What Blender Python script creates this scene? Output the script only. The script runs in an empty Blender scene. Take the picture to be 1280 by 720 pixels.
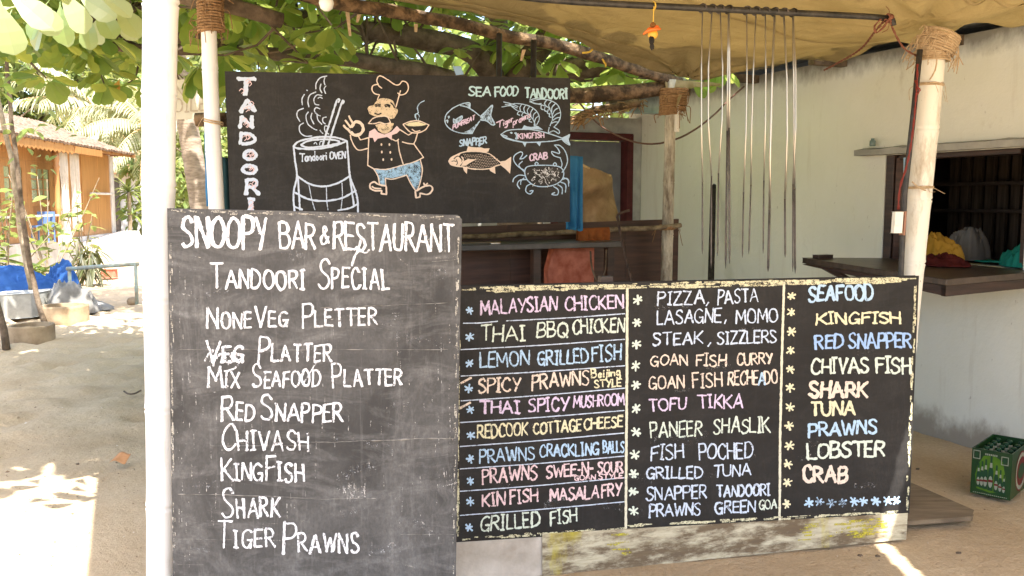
import bpy, math, random
import numpy as np
from mathutils import Vector, Matrix, noise
from mathutils.geometry import tessellate_polygon

R = math.radians
sc = bpy.context.scene
COL = sc.collection
random.seed(7)

# ------------------------------------------------------------------ camera
F = 1100.0                                   # focal length in photo pixels (1280 wide)
EYE = Vector((0, 0, 1.5))
PITCH = math.atan(110.0 / F)
cam = bpy.data.cameras.new('camera')
cam.lens = 36.0 * F / 1280.0
cam.sensor_width = 36.0
cam.clip_start = 0.05
cam.clip_end = 1000
camo = bpy.data.objects.new('camera', cam)
camo.location = EYE
camo.rotation_euler = (math.pi / 2 - PITCH, 0, 0)
COL.objects.link(camo)
sc.camera = camo

# ------------------------------------------------------------------ light
SUN = Vector((0.16, -0.30, 0.62)).normalized()
EL = math.asin(SUN.z)
AZ = math.atan2(SUN.x, SUN.y)
w = bpy.data.worlds.new('World')
sc.world = w
w.use_nodes = True
nt = w.node_tree
nt.nodes.clear()
sky = nt.nodes.new('ShaderNodeTexSky')
sky.sky_type = 'NISHITA'
sky.sun_disc = False
sky.sun_elevation = EL
sky.sun_rotation = AZ
sky.dust_density = 3.0
bg = nt.nodes.new('ShaderNodeBackground')
bg.inputs['Strength'].default_value = 0.15
wo = nt.nodes.new('ShaderNodeOutputWorld')
nt.links.new(sky.outputs[0], bg.inputs[0])
nt.links.new(bg.outputs[0], wo.inputs[0])
sl = bpy.data.lights.new('sun', 'SUN')
sl.energy = 4.0
sl.angle = R(0.5)
sl.color = (1.0, 0.965, 0.91)
slo = bpy.data.objects.new('sun', sl)
slo.rotation_euler = SUN.to_track_quat('Z', 'Y').to_euler()
slo.location = (0, 0, 20)
COL.objects.link(slo)
sc.view_settings.view_transform = 'Standard'
sc.view_settings.look = 'None'
sc.view_settings.gamma = 1
sc.view_settings.use_curve_mapping = False
sc.view_settings.exposure = 2.15
sc.cycles.max_bounces = 10
sc.cycles.diffuse_bounces = 6
sc.cycles.transparent_max_bounces = 24

# ------------------------------------------------------------------ placing helpers
CP, SP = math.cos(PITCH), math.sin(PITCH)


def ray(px, py):
    a = (px - 640) / F
    b = -(py - 360) / F
    return Vector((a, CP + b * SP, -SP + b * CP))


def P(px, py, Y):
    d = ray(px, py)
    return EYE + d * (Y / d.y)


def G(px, py, z=0.0):
    d = ray(px, py)
    return EYE + d * ((z - EYE.z) / d.z)


WM = {}


def new_obj(name, data, parent=None, loc=None):
    o = bpy.data.objects.new(name, data)
    COL.objects.link(o)
    if parent is not None:
        o.parent = parent
        WM[o.name] = WM[parent.name]
    else:
        o.location = loc or (0, 0, 0)
        WM[o.name] = Matrix.Translation(o.location)
    return o


def thing(name, label, cat, loc=(0, 0, 0), group=None):
    o = new_obj(name, None, None, Vector(loc))
    o.empty_display_size = 0.1
    o['label'] = label
    o['category'] = cat
    if group:
        o['group'] = group
    return o


def tag(o, label, cat, group=None, kind=None):
    o['label'] = label
    o['category'] = cat
    if group:
        o['group'] = group
    if kind:
        o['kind'] = kind
    return o


def clone(root, loc, rotz=0.0, scale=1.0, label=None, group=None):
    r = root.copy()
    COL.objects.link(r)
    r.location = loc
    r.rotation_euler = (0, 0, rotz)
    r.scale = (scale, scale, scale)
    if label:
        r['label'] = label
    if group:
        r['group'] = group
    for ch in list(root.children):
        c = ch.copy()
        COL.objects.link(c)
        c.parent = r
        for g in list(ch.children):
            d = g.copy()
            COL.objects.link(d)
            d.parent = c
    return r


class MB:
    """collects faces in world coordinates; build() links them as ONE mesh object"""

    def __init__(s):
        s.v = []
        s.f = []

    def add(s, vs, fs):
        n = len(s.v)
        s.v += [tuple(x) for x in vs]
        s.f += [tuple(i + n for i in f) for f in fs]
        return s

    def prism(s, pts, off):
        """closed polygon pts swept by the vector off"""
        n = len(pts)
        off = Vector(off)
        a = [Vector(p) for p in pts]
        b = [p + off for p in a]
        fs = [tuple(range(n)), tuple(range(2 * n - 1, n - 1, -1))]
        for i in range(n):
            j = (i + 1) % n
            fs.append((i, i + n, j + n, j)[::-1])
        return s.add(a + b, fs)

    def box(s, c, ax, ay, az):
        """box by centre and three half-axis vectors"""
        c, ax, ay, az = Vector(c), Vector(ax), Vector(ay), Vector(az)
        return s.prism([c - ax - ay - az, c + ax - ay - az, c + ax + ay - az, c - ax + ay - az], 2 * az)

    def aabox(s, x0, x1, y0, y1, z0, z1):
        return s.box(((x0 + x1) / 2, (y0 + y1) / 2, (z0 + z1) / 2), ((x1 - x0) / 2, 0, 0), (0, (y1 - y0) / 2, 0), (0, 0, (z1 - z0) / 2))

    def tube(s, pts, rad, n=8, cap=True):
        pts = [Vector(p) for p in pts]
        m = len(pts)
        if not hasattr(rad, '__len__'):
            rad = [rad] * m
        t0 = (pts[1] - pts[0]).normalized()
        up = Vector((0, 0, 1)) if abs(t0.z) < 0.9 else Vector((0, 1, 0))
        nx = t0.cross(up).normalized()
        vs, fs = [], []
        for i in range(m):
            t = (pts[min(i + 1, m - 1)] - pts[max(i - 1, 0)])
            if t.length < 1e-9:
                t = t0
            t.normalize()
            nx = (nx - t * nx.dot(t))
            if nx.length < 1e-6:
                nx = t.cross(Vector((1, 0.3, 0.2)))
            nx.normalize()
            ny = t.cross(nx)
            for k in range(n):
                a = 2 * math.pi * k / n
                vs.append(pts[i] + (nx * math.cos(a) + ny * math.sin(a)) * rad[i])
        for i in range(m - 1):
            for k in range(n):
                k2 = (k + 1) % n
                fs.append((i * n + k, i * n + k2, (i + 1) * n + k2, (i + 1) * n + k))
        if cap:
            fs.append(tuple(range(n - 1, -1, -1)))
            fs.append(tuple((m - 1) * n + k for k in range(n)))
        return s.add(vs, fs)

    def lathe(s, prof, base, n=16):
        """profile [(r, z)] round a vertical axis at base"""
        b = Vector(base)
        vs, fs = [], []
        for r, z in prof:
            for k in range(n):
                a = 2 * math.pi * k / n
                vs.append(b + Vector((r * math.cos(a), r * math.sin(a), z)))
        for i in range(len(prof) - 1):
            for k in range(n):
                k2 = (k + 1) % n
                fs.append((i * n + k, i * n + k2, (i + 1) * n + k2, (i + 1) * n + k))
        fs.append(tuple(range(n - 1, -1, -1)))
        fs.append(tuple((len(prof) - 1) * n + k for k in range(n)))
        return s.add(vs, fs)

    def grid(s, fn, nu, nv):
        vs = [fn(i / nu, j / nv) for j in range(nv + 1) for i in range(nu + 1)]
        fs = []
        for j in range(nv):
            for i in range(nu):
                a = j * (nu + 1) + i
                fs.append((a, a + 1, a + nu + 2, a + nu + 1))
        return s.add(vs, fs)

    def blob(s, c, rx, ry, rz, seed=0, amp=0.15, freq=2.0, n=14, m=10):
        c = Vector(c)
        vs, fs = [], []
        for j in range(m + 1):
            th = math.pi * j / m
            for i in range(n):
                ph = 2 * math.pi * i / n
                d = Vector((math.sin(th) * math.cos(ph), math.sin(th) * math.sin(ph), math.cos(th)))
                k = 1 + amp * noise.noise(d * freq + Vector((seed * 3.1, seed * 1.7, seed)))
                vs.append(c + Vector((d.x * rx, d.y * ry, d.z * rz)) * k)
        for j in range(m):
            for i in range(n):
                i2 = (i + 1) % n
                fs.append((j * n + i, j * n + i2, (j + 1) * n + i2, (j + 1) * n + i))
        return s.add(vs, fs)

    def build(s, name, mat, parent=None, smooth=False, bevel=0.0, solid=0.0, loc=None, sub=0):
        me = bpy.data.meshes.new(name)
        base = WM[parent.name] if parent is not None else Matrix.Translation(Vector(loc or (0, 0, 0)))
        inv = base.inverted()
        me.from_pydata([inv @ Vector(v) for v in s.v], [], s.f)
        me.materials.append(mat)
        if smooth:
            me.polygons.foreach_set('use_smooth', [True] * len(me.polygons))
        me.update()
        o = new_obj(name, me, parent, Vector(loc) if loc else None)
        if solid:
            m = o.modifiers.new('thickness', 'SOLIDIFY')
            m.thickness = solid
        if bevel:
            m = o.modifiers.new('bevel', 'BEVEL')
            m.width = bevel
            m.segments = 2
            m.limit_method = 'ANGLE'
        if sub:
            m = o.modifiers.new('sub', 'SUBSURF')
            m.levels = m.render_levels = sub
        return o


def smooth_line(pts, step=0.5, closed=False):
    """Catmull-Rom through 2-D or 3-D points"""
    pts = [Vector(p) for p in pts]
    if len(pts) < 3:
        return pts
    if closed:
        q = [pts[-1]] + pts + [pts[0], pts[1]]
    else:
        q = [pts[0] * 2 - pts[1]] + pts + [pts[-1] * 2 - pts[-2]]
    out = []
    for i in range(1, len(q) - 2):
        p0, p1, p2, p3 = q[i - 1], q[i], q[i + 1], q[i + 2]
        n = max(2, int((p2 - p1).length / step))
        for k in range(n):
            t = k / n
            out.append(0.5 * ((2 * p1) + (p2 - p0) * t + (2 * p0 - 5 * p1 + 4 * p2 - p3) * t * t + (3 * p1 - p0 - 3 * p2 + p3) * t ** 3))
    out.append(q[-2])
    return out


# ------------------------------------------------------------------ materials
class NM:
    def __init__(s, name, rough=0.8, spec=0.3):
        s.m = bpy.data.materials.new(name)
        s.m.use_nodes = True
        s.t = s.m.node_tree
        s.b = s.t.nodes['Principled BSDF']
        s.b.inputs['Roughness'].default_value = rough
        s.b.inputs['Specular IOR Level'].default_value = spec
        s.tc = s.t.nodes.new('ShaderNodeTexCoord')

    def n(s, typ, **kw):
        nd = s.t.nodes.new(typ)
        for k, v in kw.items():
            setattr(nd, k, v)
        return nd

    def l(s, a, b):
        s.t.links.new(a, b)

    def coords(s, scale=(1, 1, 1), world=False):
        mp = s.n('ShaderNodeMapping')
        mp.inputs['Scale'].default_value = scale
        if world:
            g = s.n('ShaderNodeNewGeometry')
            s.l(g.outputs['Position'], mp.inputs[0])
        else:
            s.l(s.tc.outputs['Object'], mp.inputs[0])
        return mp.outputs[0]

    def noise(s, scale, detail=6, stretch=(1, 1, 1), rough=0.6, dist=0.0):
        nd = s.n('ShaderNodeTexNoise')
        nd.inputs['Scale'].default_value = scale
        nd.inputs['Detail'].default_value = detail
        nd.inputs['Roughness'].default_value = rough
        nd.inputs['Distortion'].default_value = dist
        s.l(s.coords(stretch), nd.inputs['Vector'])
        return nd.outputs['Fac']

    def ramp(s, fac, stops):
        r = s.n('ShaderNodeValToRGB')
        e = r.color_ramp.elements
        while len(e) < len(stops):
            e.new(0.5)
        for el, (p, c) in zip(e, stops):
            el.position = p
            el.color = (c, c, c, 1) if not hasattr(c, '__len__') else (*c, 1)
        s.l(fac, r.inputs[0])
        return r.outputs[0]

    def mix(s, fac, a, b, blend='MIX'):
        m = s.n('ShaderNodeMix', data_type='RGBA', blend_type=blend)
        for sock, v in ((m.inputs[0], fac), (m.inputs[6], a), (m.inputs[7], b)):
            if hasattr(v, 'is_linked'):
                s.l(v, sock)
            elif hasattr(v, '__len__'):
                sock.default_value = (*v, 1)
            else:
                sock.default_value = v
        return m.outputs[2]

    def math(s, op, a, b):
        m = s.n('ShaderNodeMath', operation=op)
        for sock, v in ((m.inputs[0], a), (m.inputs[1], b)):
            if hasattr(v, 'is_linked'):
                s.l(v, sock)
            else:
                sock.default_value = v
        return m.outputs[0]

    def color(s, c):
        if hasattr(c, 'is_linked'):
            s.l(c, s.b.inputs['Base Color'])
        else:
            s.b.inputs['Base Color'].default_value = (*c, 1)
        return s

    def bump(s, h, strength=0.4, dist=0.01):
        b = s.n('ShaderNodeBump')
        b.inputs['Strength'].default_value = strength
        b.inputs['Distance'].default_value = dist
        s.l(h, b.inputs['Height'])
        s.l(b.outputs[0], s.b.inputs['Normal'])
        return s


def mottled(name, c1, c2, scale=8, stretch=(1, 1, 1), rough=0.85, spec=0.25, bump=0.3, bscale=40, bdist=0.004, lo=0.35, hi=0.65, detail=8):
    m = NM(name, rough, spec)
    f = m.ramp(m.noise(scale, detail, stretch), [(lo, 0.0), (hi, 1.0)])
    m.color(m.mix(f, c1, c2))
    if bump:
        m.bump(m.noise(bscale, 4, stretch), bump, bdist)
    return m.m


def board_mat(name, base, dust, amount, streak=0.5, bump=0.25, blot=0.5):
    """matt black painted board under rubbed chalk dust, scratches and wear"""
    m = NM(name, 0.72, 0.35)
    big = m.ramp(m.noise(2.2, 12, (1, 1, 0.8), 0.68, 1.2), [(0.36, 0.0), (0.72, 1.0)])
    wipe = m.ramp(m.noise(3.0, 8, (1.2, 1.2, 3.2), 0.7, 1.5), [(0.48, 0.0), (0.75, 1.0)])
    ver = m.ramp(m.noise(4.5, 9, (6, 6, 0.55), 0.75, 0.4), [(0.54, 0.0), (0.80, 1.0)])
    fine = m.ramp(m.noise(95, 6, (1, 1, 0.6), 0.8), [(0.34, 0.35), (0.70, 1.0)])
    scr = m.ramp(m.noise(16, 4, (7, 7, 0.30), 0.6), [(0.68, 0.0), (0.76, 1.0)])
    patch = m.ramp(m.noise(1.7, 4), [(0.48, 0.0), (0.62, 1.0)])
    a = m.math('ADD', m.math('MULTIPLY', big, blot), m.math('MULTIPLY', m.math('ADD', ver, wipe), streak))
    a = m.math('MULTIPLY', a, fine)
    a = m.math('ADD', a, m.math('MULTIPLY', m.math('MULTIPLY', scr, patch), 0.55))
    a = m.math('MINIMUM', m.math('MULTIPLY', a, amount), 0.95)
    m.color(m.mix(a, base, dust))
    m.bump(m.math('ADD', m.noise(90, 5, (1, 1, 0.5)), m.math('MULTIPLY', m.noise(7, 5, (1, 1, 1.6)), 2.0)), bump, 0.002)
    return m.m


_chalk = {}


def chalk(color, cover=0.62):
    """dry chalk: coloured grain with the board showing through"""
    key = (color, cover)
    if key in _chalk:
        return _chalk[key]
    m = NM('chalk', 1.0, 0.0)
    m.color(m.mix(m.noise(60, 3), tuple(c * 0.86 for c in color), color))
    g = m.math('ADD', m.math('MULTIPLY', m.noise(290, 2), 0.5), m.math('MULTIPLY', m.noise(55, 5), 0.5))
    lo = 0.62 - cover * 0.42
    m.l(m.ramp(g, [(lo, 0.0), (lo + 0.10, 1.0)]), m.b.inputs['Alpha'])
    _chalk[key] = m.m
    return m.m


def leaf_mat(name, greens, trans=0.4, rough=0.5):
    m = NM(name, rough, 0.4)
    g = m.n('ShaderNodeNewGeometry')
    st = [(i / max(1, len(greens) - 1), c) for i, c in enumerate(greens)]
    c = m.ramp(g.outputs['Random Per Island'], st)
    m.color(c)
    tr = m.n('ShaderNodeBsdfTranslucent')
    m.l(m.mix(0.6, c, (0.56, 0.58, 0.14), 'MIX'), tr.inputs['Color'])
    mx = m.n('ShaderNodeMixShader')
    mx.inputs[0].default_value = trans
    m.l(m.b.outputs[0], mx.inputs[1])
    m.l(tr.outputs[0], mx.inputs[2])
    m.l(mx.outputs[0], m.t.nodes['Material Output'].inputs['Surface'])
    return m.m


def cloth_mat(name, c1, c2, trans=0.0, scale=6, bump=0.3):
    m = NM(name, 0.95, 0.1)
    f = m.ramp(m.noise(scale, 8), [(0.3, 0.0), (0.7, 1.0)])
    c = m.mix(f, c1, c2)
    m.color(c)
    m.bump(m.noise(220, 3), bump, 0.001)
    if trans:
        tr = m.n('ShaderNodeBsdfTranslucent')
        m.l(c, tr.inputs['Color'])
        mx = m.n('ShaderNodeMixShader')
        mx.inputs[0].default_value = trans
        m.l(m.b.outputs[0], mx.inputs[1])
        m.l(tr.outputs[0], mx.inputs[2])
        m.l(mx.outputs[0], m.t.nodes['Material Output'].inputs['Surface'])
    return m.m


def canvas_mat(name, c1, c2, stain, trans):
    """weathered canvas: fine weave, rain stains and broad creases"""
    m = NM(name, 0.95, 0.1)
    f = m.ramp(m.noise(1.6, 10, (1, 1, 1), 0.7, 0.8), [(0.32, 0.0), (0.68, 1.0)])
    s = m.ramp(m.noise(3.3, 9, (1, 1, 1), 0.7, 1.5), [(0.56, 0.0), (0.70, 1.0)])
    c = m.mix(f, c1, c2)
    c = m.mix(m.math('MULTIPLY', s, 0.45), c, stain)
    c = m.mix(m.math('MULTIPLY', m.noise(160, 2), 0.3), c, stain)
    m.color(c)
    m.bump(m.math('ADD', m.math('MULTIPLY', m.noise(5.5, 7, (1, 1, 1), 0.6, 1.0), 3.0), m.math('MULTIPLY', m.noise(240, 3), 0.25)), 0.8, 0.012)
    tr = m.n('ShaderNodeBsdfTranslucent')
    m.l(c, tr.inputs['Color'])
    mx = m.n('ShaderNodeMixShader')
    mx.inputs[0].default_value = trans
    m.l(m.b.outputs[0], mx.inputs[1])
    m.l(tr.outputs[0], mx.inputs[2])
    m.l(mx.outputs[0], m.t.nodes['Material Output'].inputs['Surface'])
    return m.m


def bamboo_mat(name, c, dirt, amount):
    m = NM(name, 0.6, 0.4)
    f = m.ramp(m.noise(14, 8, (1, 1, 0.25), 0.7), [(0.62 - amount * 0.3, 0.0), (0.80 - amount * 0.2, 1.0)])
    sp = m.ramp(m.noise(55, 2, (1, 1, 0.5)), [(0.76 - 0.1 * amount, 0.0), (0.80 - 0.1 * amount, 1.0)])
    m.color(m.mix(m.math('MULTIPLY', sp, 0.7), m.mix(f, c, dirt), (0.10, 0.07, 0.05)))
    m.bump(m.noise(60, 4, (1, 1, 0.15)), 0.2, 0.002)
    return m.m


M = {}
M['white_bamboo'] = bamboo_mat('white_bamboo', (0.84, 0.83, 0.81), (0.60, 0.56, 0.49), 0.22)
M['worn_bamboo'] = bamboo_mat('worn_bamboo', (0.78, 0.75, 0.66), (0.36, 0.28, 0.18), 0.38)
M['dirty_bamboo'] = bamboo_mat('dirty_bamboo', (0.66, 0.61, 0.48), (0.12, 0.09, 0.055), 0.80)
M['coir'] = mottled('coir', (0.20, 0.11, 0.05), (0.36, 0.22, 0.11), 60, bump=0.6, bscale=200)
M['coir_pale'] = mottled('coir_pale', (0.40, 0.28, 0.16), (0.55, 0.42, 0.27), 60, bump=0.6, bscale=200)
M['log'] = mottled('log', (0.055, 0.036, 0.021), (0.22, 0.14, 0.075), 16, (1, 1, 1), bump=1.0, bscale=38, bdist=0.02, lo=0.42, hi=0.62)
M['bark'] = mottled('bark', (0.07, 0.05, 0.032), (0.17, 0.125, 0.085), 12, bump=0.8, bscale=50, bdist=0.01)
M['pale_bark'] = mottled('pale_bark', (0.17, 0.13, 0.08), (0.33, 0.27, 0.19), 12, bump=0.5, bscale=60)
M['palm_bark'] = mottled('palm_bark', (0.20, 0.15, 0.11), (0.38, 0.30, 0.23), 9, (1, 1, 4), bump=0.8, bscale=30, bdist=0.01)
M['dark_wood'] = mottled('dark_wood', (0.018, 0.009, 0.006), (0.055, 0.026, 0.017), 9, (0.5, 0.5, 6), 0.45, 0.5, 0.3, 40)
M['panel_wood'] = mottled('panel_wood', (0.035, 0.016, 0.010), (0.085, 0.038, 0.024), 7, (0.4, 0.4, 6), 0.5, 0.5, 0.3, 40)
M['shelf_wood'] = mottled('shelf_wood', (0.035, 0.022, 0.014), (0.085, 0.058, 0.04), 7, (0.6, 4, 1), 0.38, 0.6, 0.25, 40)
M['mat_wood'] = mottled('mat_wood', (0.13, 0.095, 0.06), (0.24, 0.18, 0.115), 7, (0.6, 4, 1), 0.8, 0.3, 0.3, 60)
M['black_metal'] = mottled('black_metal', (0.012, 0.012, 0.012), (0.05, 0.045, 0.04), 25, rough=0.5, spec=0.5, bump=0.15)
M['grey_top'] = mottled('grey_top', (0.03, 0.028, 0.028), (0.075, 0.068, 0.064), 10, rough=0.35, spec=0.6, bump=0.15)
M['rust_metal'] = mottled('rust_metal', (0.03, 0.02, 0.016), (0.09, 0.055, 0.04), 30, rough=0.6, bump=0.2)
M['brick_red'] = mottled('brick_red', (0.30, 0.085, 0.05), (0.48, 0.17, 0.11), 14, rough=0.95, bump=0.9, bscale=45, bdist=0.01)
M['cement'] = mottled('cement', (0.38, 0.33, 0.27), (0.62, 0.57, 0.50), 5, rough=0.95, bump=0.5, bscale=50, bdist=0.005)
M['ring_cement'] = mottled('ring_cement', (0.24, 0.17, 0.10), (0.40, 0.30, 0.19), 6, rough=0.95, bump=0.5, bscale=40, bdist=0.008)
M['grey_cement'] = mottled('grey_cement', (0.26, 0.26, 0.24), (0.42, 0.41, 0.37), 5, rough=0.95, bump=0.4)
M['hut_wash'] = mottled('hut_wash', (0.40, 0.375, 0.34), (0.56, 0.53, 0.49), 3, rough=0.9, bump=0.2)
M['white_wash'] = mottled('white_wash', (0.62, 0.60, 0.57), (0.80, 0.78, 0.75), 3, rough=0.9, bump=0.2)
M['orange_wood'] = mottled('orange_wood', (0.27, 0.125, 0.038), (0.38, 0.19, 0.065), 5, (3, 3, 0.3), 0.45, 0.5, 0.2, 30)
M['orange_wood_dark'] = mottled('orange_wood_dark', (0.20, 0.088, 0.026), (0.30, 0.14, 0.05), 5, (3, 3, 0.3), 0.45, 0.5, 0.2, 30)
M['tile'] = mottled('tile', (0.07, 0.047, 0.033), (0.25, 0.175, 0.12), 11, rough=0.95, bump=0.6, bscale=20, bdist=0.01)
M['tile_orange'] = mottled('tile_orange', (0.42, 0.22, 0.12), (0.58, 0.36, 0.22), 6, rough=0.95, bump=0.6, bscale=20, bdist=0.01)
M['tin'] = mottled('tin', (0.20, 0.21, 0.22), (0.40, 0.42, 0.44), 5, rough=0.5, spec=0.5, bump=0.2)
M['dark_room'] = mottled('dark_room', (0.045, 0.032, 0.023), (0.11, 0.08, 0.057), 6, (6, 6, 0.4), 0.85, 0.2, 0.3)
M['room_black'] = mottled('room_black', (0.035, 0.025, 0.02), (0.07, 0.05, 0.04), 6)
M['tarp'] = canvas_mat('tarp', (0.39, 0.31, 0.155), (0.55, 0.45, 0.25), (0.24, 0.18, 0.09), 0.36)
M['burlap'] = cloth_mat('burlap', (0.25, 0.165, 0.085), (0.37, 0.255, 0.14), 0.05, 14, 0.8)
M['blue_cloth'] = cloth_mat('blue_cloth', (0.025, 0.15, 0.33), (0.06, 0.23, 0.44), 0.05)
M['rust_cloth'] = cloth_mat('rust_cloth', (0.20, 0.06, 0.02), (0.33, 0.115, 0.035))
M['yellow_cloth'] = cloth_mat('yellow_cloth', (0.30, 0.16, 0.02), (0.42, 0.24, 0.04))
M['maroon_cloth'] = cloth_mat('maroon_cloth', (0.05, 0.008, 0.008), (0.09, 0.016, 0.014))
M['teal_cloth'] = cloth_mat('teal_cloth', (0.008, 0.13, 0.105), (0.02, 0.22, 0.18))
M['white_cloth'] = cloth_mat('white_cloth', (0.14, 0.135, 0.13), (0.20, 0.19, 0.18))
M['curtain'] = cloth_mat('curtain', (0.42, 0.37, 0.29), (0.54, 0.49, 0.41), 0.15)
M['tarp_blue'] = cloth_mat('tarp_blue', (0.02, 0.065, 0.20), (0.04, 0.11, 0.30))
M['tarp_grey'] = cloth_mat('tarp_grey', (0.13, 0.125, 0.115), (0.27, 0.26, 0.24))
M['steel'] = NM('steel', 0.32, 0.5).color((0.50, 0.48, 0.44)).m
M['steel'].node_tree.nodes['Principled BSDF'].inputs['Metallic'].default_value = 0.9
M['burnt_steel'] = mottled('burnt_steel', (0.035, 0.03, 0.027), (0.12, 0.10, 0.09), 30, rough=0.55, spec=0.5, bump=0.1)
M['orange_skin'] = NM('orange_skin', 0.4, 0.5).color((0.80, 0.16, 0.02)).m
M['lemon'] = NM('lemon', 0.45, 0.5).color((0.80, 0.42, 0.05)).m
M['charcoal'] = mottled('charcoal', (0.012, 0.011, 0.01), (0.04, 0.035, 0.03), 30)
M['yellow_string'] = NM('yellow_string', 0.8).color((0.75, 0.5, 0.08)).m
M['red_wire'] = NM('red_wire', 0.5).color((0.22, 0.03, 0.02)).m
M['brown_wire'] = NM('brown_wire', 0.6).color((0.10, 0.05, 0.035)).m
M['white_plastic'] = NM('white_plastic', 0.35, 0.5).color((0.78, 0.76, 0.68)).m
M['pale_blue_plastic'] = NM('pale_blue_plastic', 0.4, 0.5).color((0.36, 0.55, 0.78)).m
M['brown_plastic'] = NM('brown_plastic', 0.4, 0.5).color((0.30, 0.14, 0.08)).m
M['maroon_frame'] = mottled('maroon_frame', (0.05, 0.009, 0.009), (0.09, 0.018, 0.018), 12, rough=0.5, bump=0.1)
M['grey_door'] = mottled('grey_door', (0.12, 0.12, 0.13), (0.20, 0.20, 0.215), 4, rough=0.7, bump=0.1)
M['window_glass'] = NM('window_glass', 0.08, 0.6).color((0.28, 0.33, 0.20)).m
M['rail_paint'] = mottled('rail_paint', (0.28, 0.24, 0.17), (0.30, 0.40, 0.36), 10, rough=0.6, bump=0.1)
M['sign_cream'] = mottled('sign_cream', (0.58, 0.53, 0.42), (0.72, 0.68, 0.57), 4, rough=0.8, bump=0.1)
M['sign_ink'] = NM('sign_ink', 0.9, 0.1).color((0.50, 0.42, 0.33)).m
M['dry_leaf'] = mottled('dry_leaf', (0.36, 0.17, 0.07), (0.50, 0.27, 0.13), 20)
M['straw'] = mottled('straw', (0.40, 0.27, 0.13), (0.58, 0.42, 0.22), 20)
M['edge_wood'] = mottled('edge_wood', (0.10, 0.075, 0.05), (0.30, 0.24, 0.15), 20, rough=0.9)
M['bulb_glass'] = NM('bulb_glass', 0.2, 0.5).color((0.85, 0.85, 0.82)).m
M['bottle_green'] = NM('bottle_green', 0.12, 0.6).color((0.012, 0.05, 0.02)).m
M['carton_green'] = mottled('carton_green', (0.004, 0.029, 0.005), (0.007, 0.046, 0.007), 6, rough=0.4, spec=0.5, bump=0.05)
M['print_lime'] = mottled('print_lime', (0.045, 0.125, 0.010), (0.10, 0.19, 0.018), 9, rough=0.4, bump=0.0)
M['print_white'] = NM('print_white', 0.45).color((0.25, 0.27, 0.20)).m
M['print_red'] = NM('print_red', 0.45).color((0.12, 0.012, 0.010)).m
M['print_dark'] = NM('print_dark', 0.45).color((0.012, 0.05, 0.02)).m
M['almond_leaf'] = leaf_mat('almond_leaf', [(0.06, 0.15, 0.018), (0.11, 0.25, 0.032), (0.18, 0.33, 0.05), (0.23, 0.32, 0.06), (0.08, 0.19, 0.028)], 0.64, 0.4)
M['sun_paled_leaf'] = leaf_mat('sun_paled_leaf', [(0.16, 0.24, 0.07), (0.26, 0.33, 0.14), (0.36, 0.42, 0.24), (0.30, 0.36, 0.18)], 0.35, 0.28)  # sun glare on the near leaves put into paler greens
M['far_leaf'] = leaf_mat('far_leaf', [(0.07, 0.12, 0.025), (0.12, 0.18, 0.04), (0.18, 0.22, 0.07), (0.22, 0.22, 0.11)], 0.35, 0.6)
M['shrub_leaf'] = leaf_mat('shrub_leaf', [(0.06, 0.10, 0.02), (0.12, 0.18, 0.04), (0.20, 0.24, 0.07)], 0.35, 0.5)
M['dark_leaf'] = leaf_mat('dark_leaf', [(0.05, 0.055, 0.03), (0.09, 0.085, 0.045), (0.07, 0.10, 0.03)], 0.2, 0.5)
M['palm_leaf'] = leaf_mat('palm_leaf', [(0.22, 0.24, 0.13), (0.34, 0.34, 0.22), (0.30, 0.29, 0.19)], 0.3, 0.5)
M['orange_leaf'] = leaf_mat('orange_leaf', [(0.55, 0.20, 0.03), (0.60, 0.26, 0.05)], 0.4, 0.5)

C_WHITE = (0.80, 0.80, 0.82)
C_BLUEWHITE = (0.62, 0.70, 0.84)
C_BLUE = (0.47, 0.64, 0.83)
C_LILAC = (0.74, 0.60, 0.78)
C_PEACH = (0.82, 0.68, 0.57)
C_YELLOW = (0.80, 0.74, 0.50)
C_GREEN = (0.70, 0.77, 0.66)
C_PINK = (0.83, 0.62, 0.64)

# ------------------------------------------------------------------ ground: one sheet of sand to the horizon
def axis(lo, hi, fine0, fine1, step):
    a = list(np.arange(fine0, fine1, step))
    d, x = step, fine0
    left = []
    while x > lo:
        d *= 1.35
        x -= d
        left.append(x)
    x, d = fine1, step
    right = [x]
    while x < hi:
        d *= 1.35
        x += d
        right.append(x)
    return sorted(left) + a + right


def sand_z(x, y):
    k = min(1.0, max(0.15, (y - 3.6) / 2.0)) if x < 0.2 else 0.22
    k *= (1.0 + 0.8 * min(1.0, max(0.0, (y - 4.5) / 3.0))) if y < 22 else 0.4
    v = Vector((x, y, 0))
    h = 0.45 * noise.noise(v * 1.1) + 0.6 * noise.noise(v * 4.2 + Vector((3, 1, 0))) + 0.35 * noise.noise(v * 8.0)
    dip = noise.noise(v * 3.4 + Vector((9, 4, 0)))
    return -0.020 + 0.044 * k * (h - 1.1 * max(0.0, dip - 0.12))


xs = axis(-220, 220, -7.0, 4.0, 0.07)
ys = axis(-120, 420, 2.6, 13.5, 0.07)
gm = MB()
gm.v = [(x, y, sand_z(x, y)) for y in ys for x in xs]
nx_ = len(xs)
gm.f = [(j * nx_ + i, j * nx_ + i + 1, (j + 1) * nx_ + i + 1, (j + 1) * nx_ + i) for j in range(len(ys) - 1) for i in range(nx_ - 1)]
sm = NM('sand', 0.95, 0.15)
f1 = sm.ramp(sm.noise(1.4, 8), [(0.3, 0.0), (0.7, 1.0)])
f2 = sm.ramp(sm.noise(60, 4), [(0.35, 0.0), (0.7, 1.0)])
f3 = sm.ramp(sm.noise(26, 3), [(0.70, 0.0), (0.76, 1.0)])
c = sm.mix(f1, (0.46, 0.338, 0.205), (0.585, 0.455, 0.30))
c = sm.mix(sm.math('MULTIPLY', f2, 0.35), c, (0.30, 0.215, 0.125))
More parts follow.
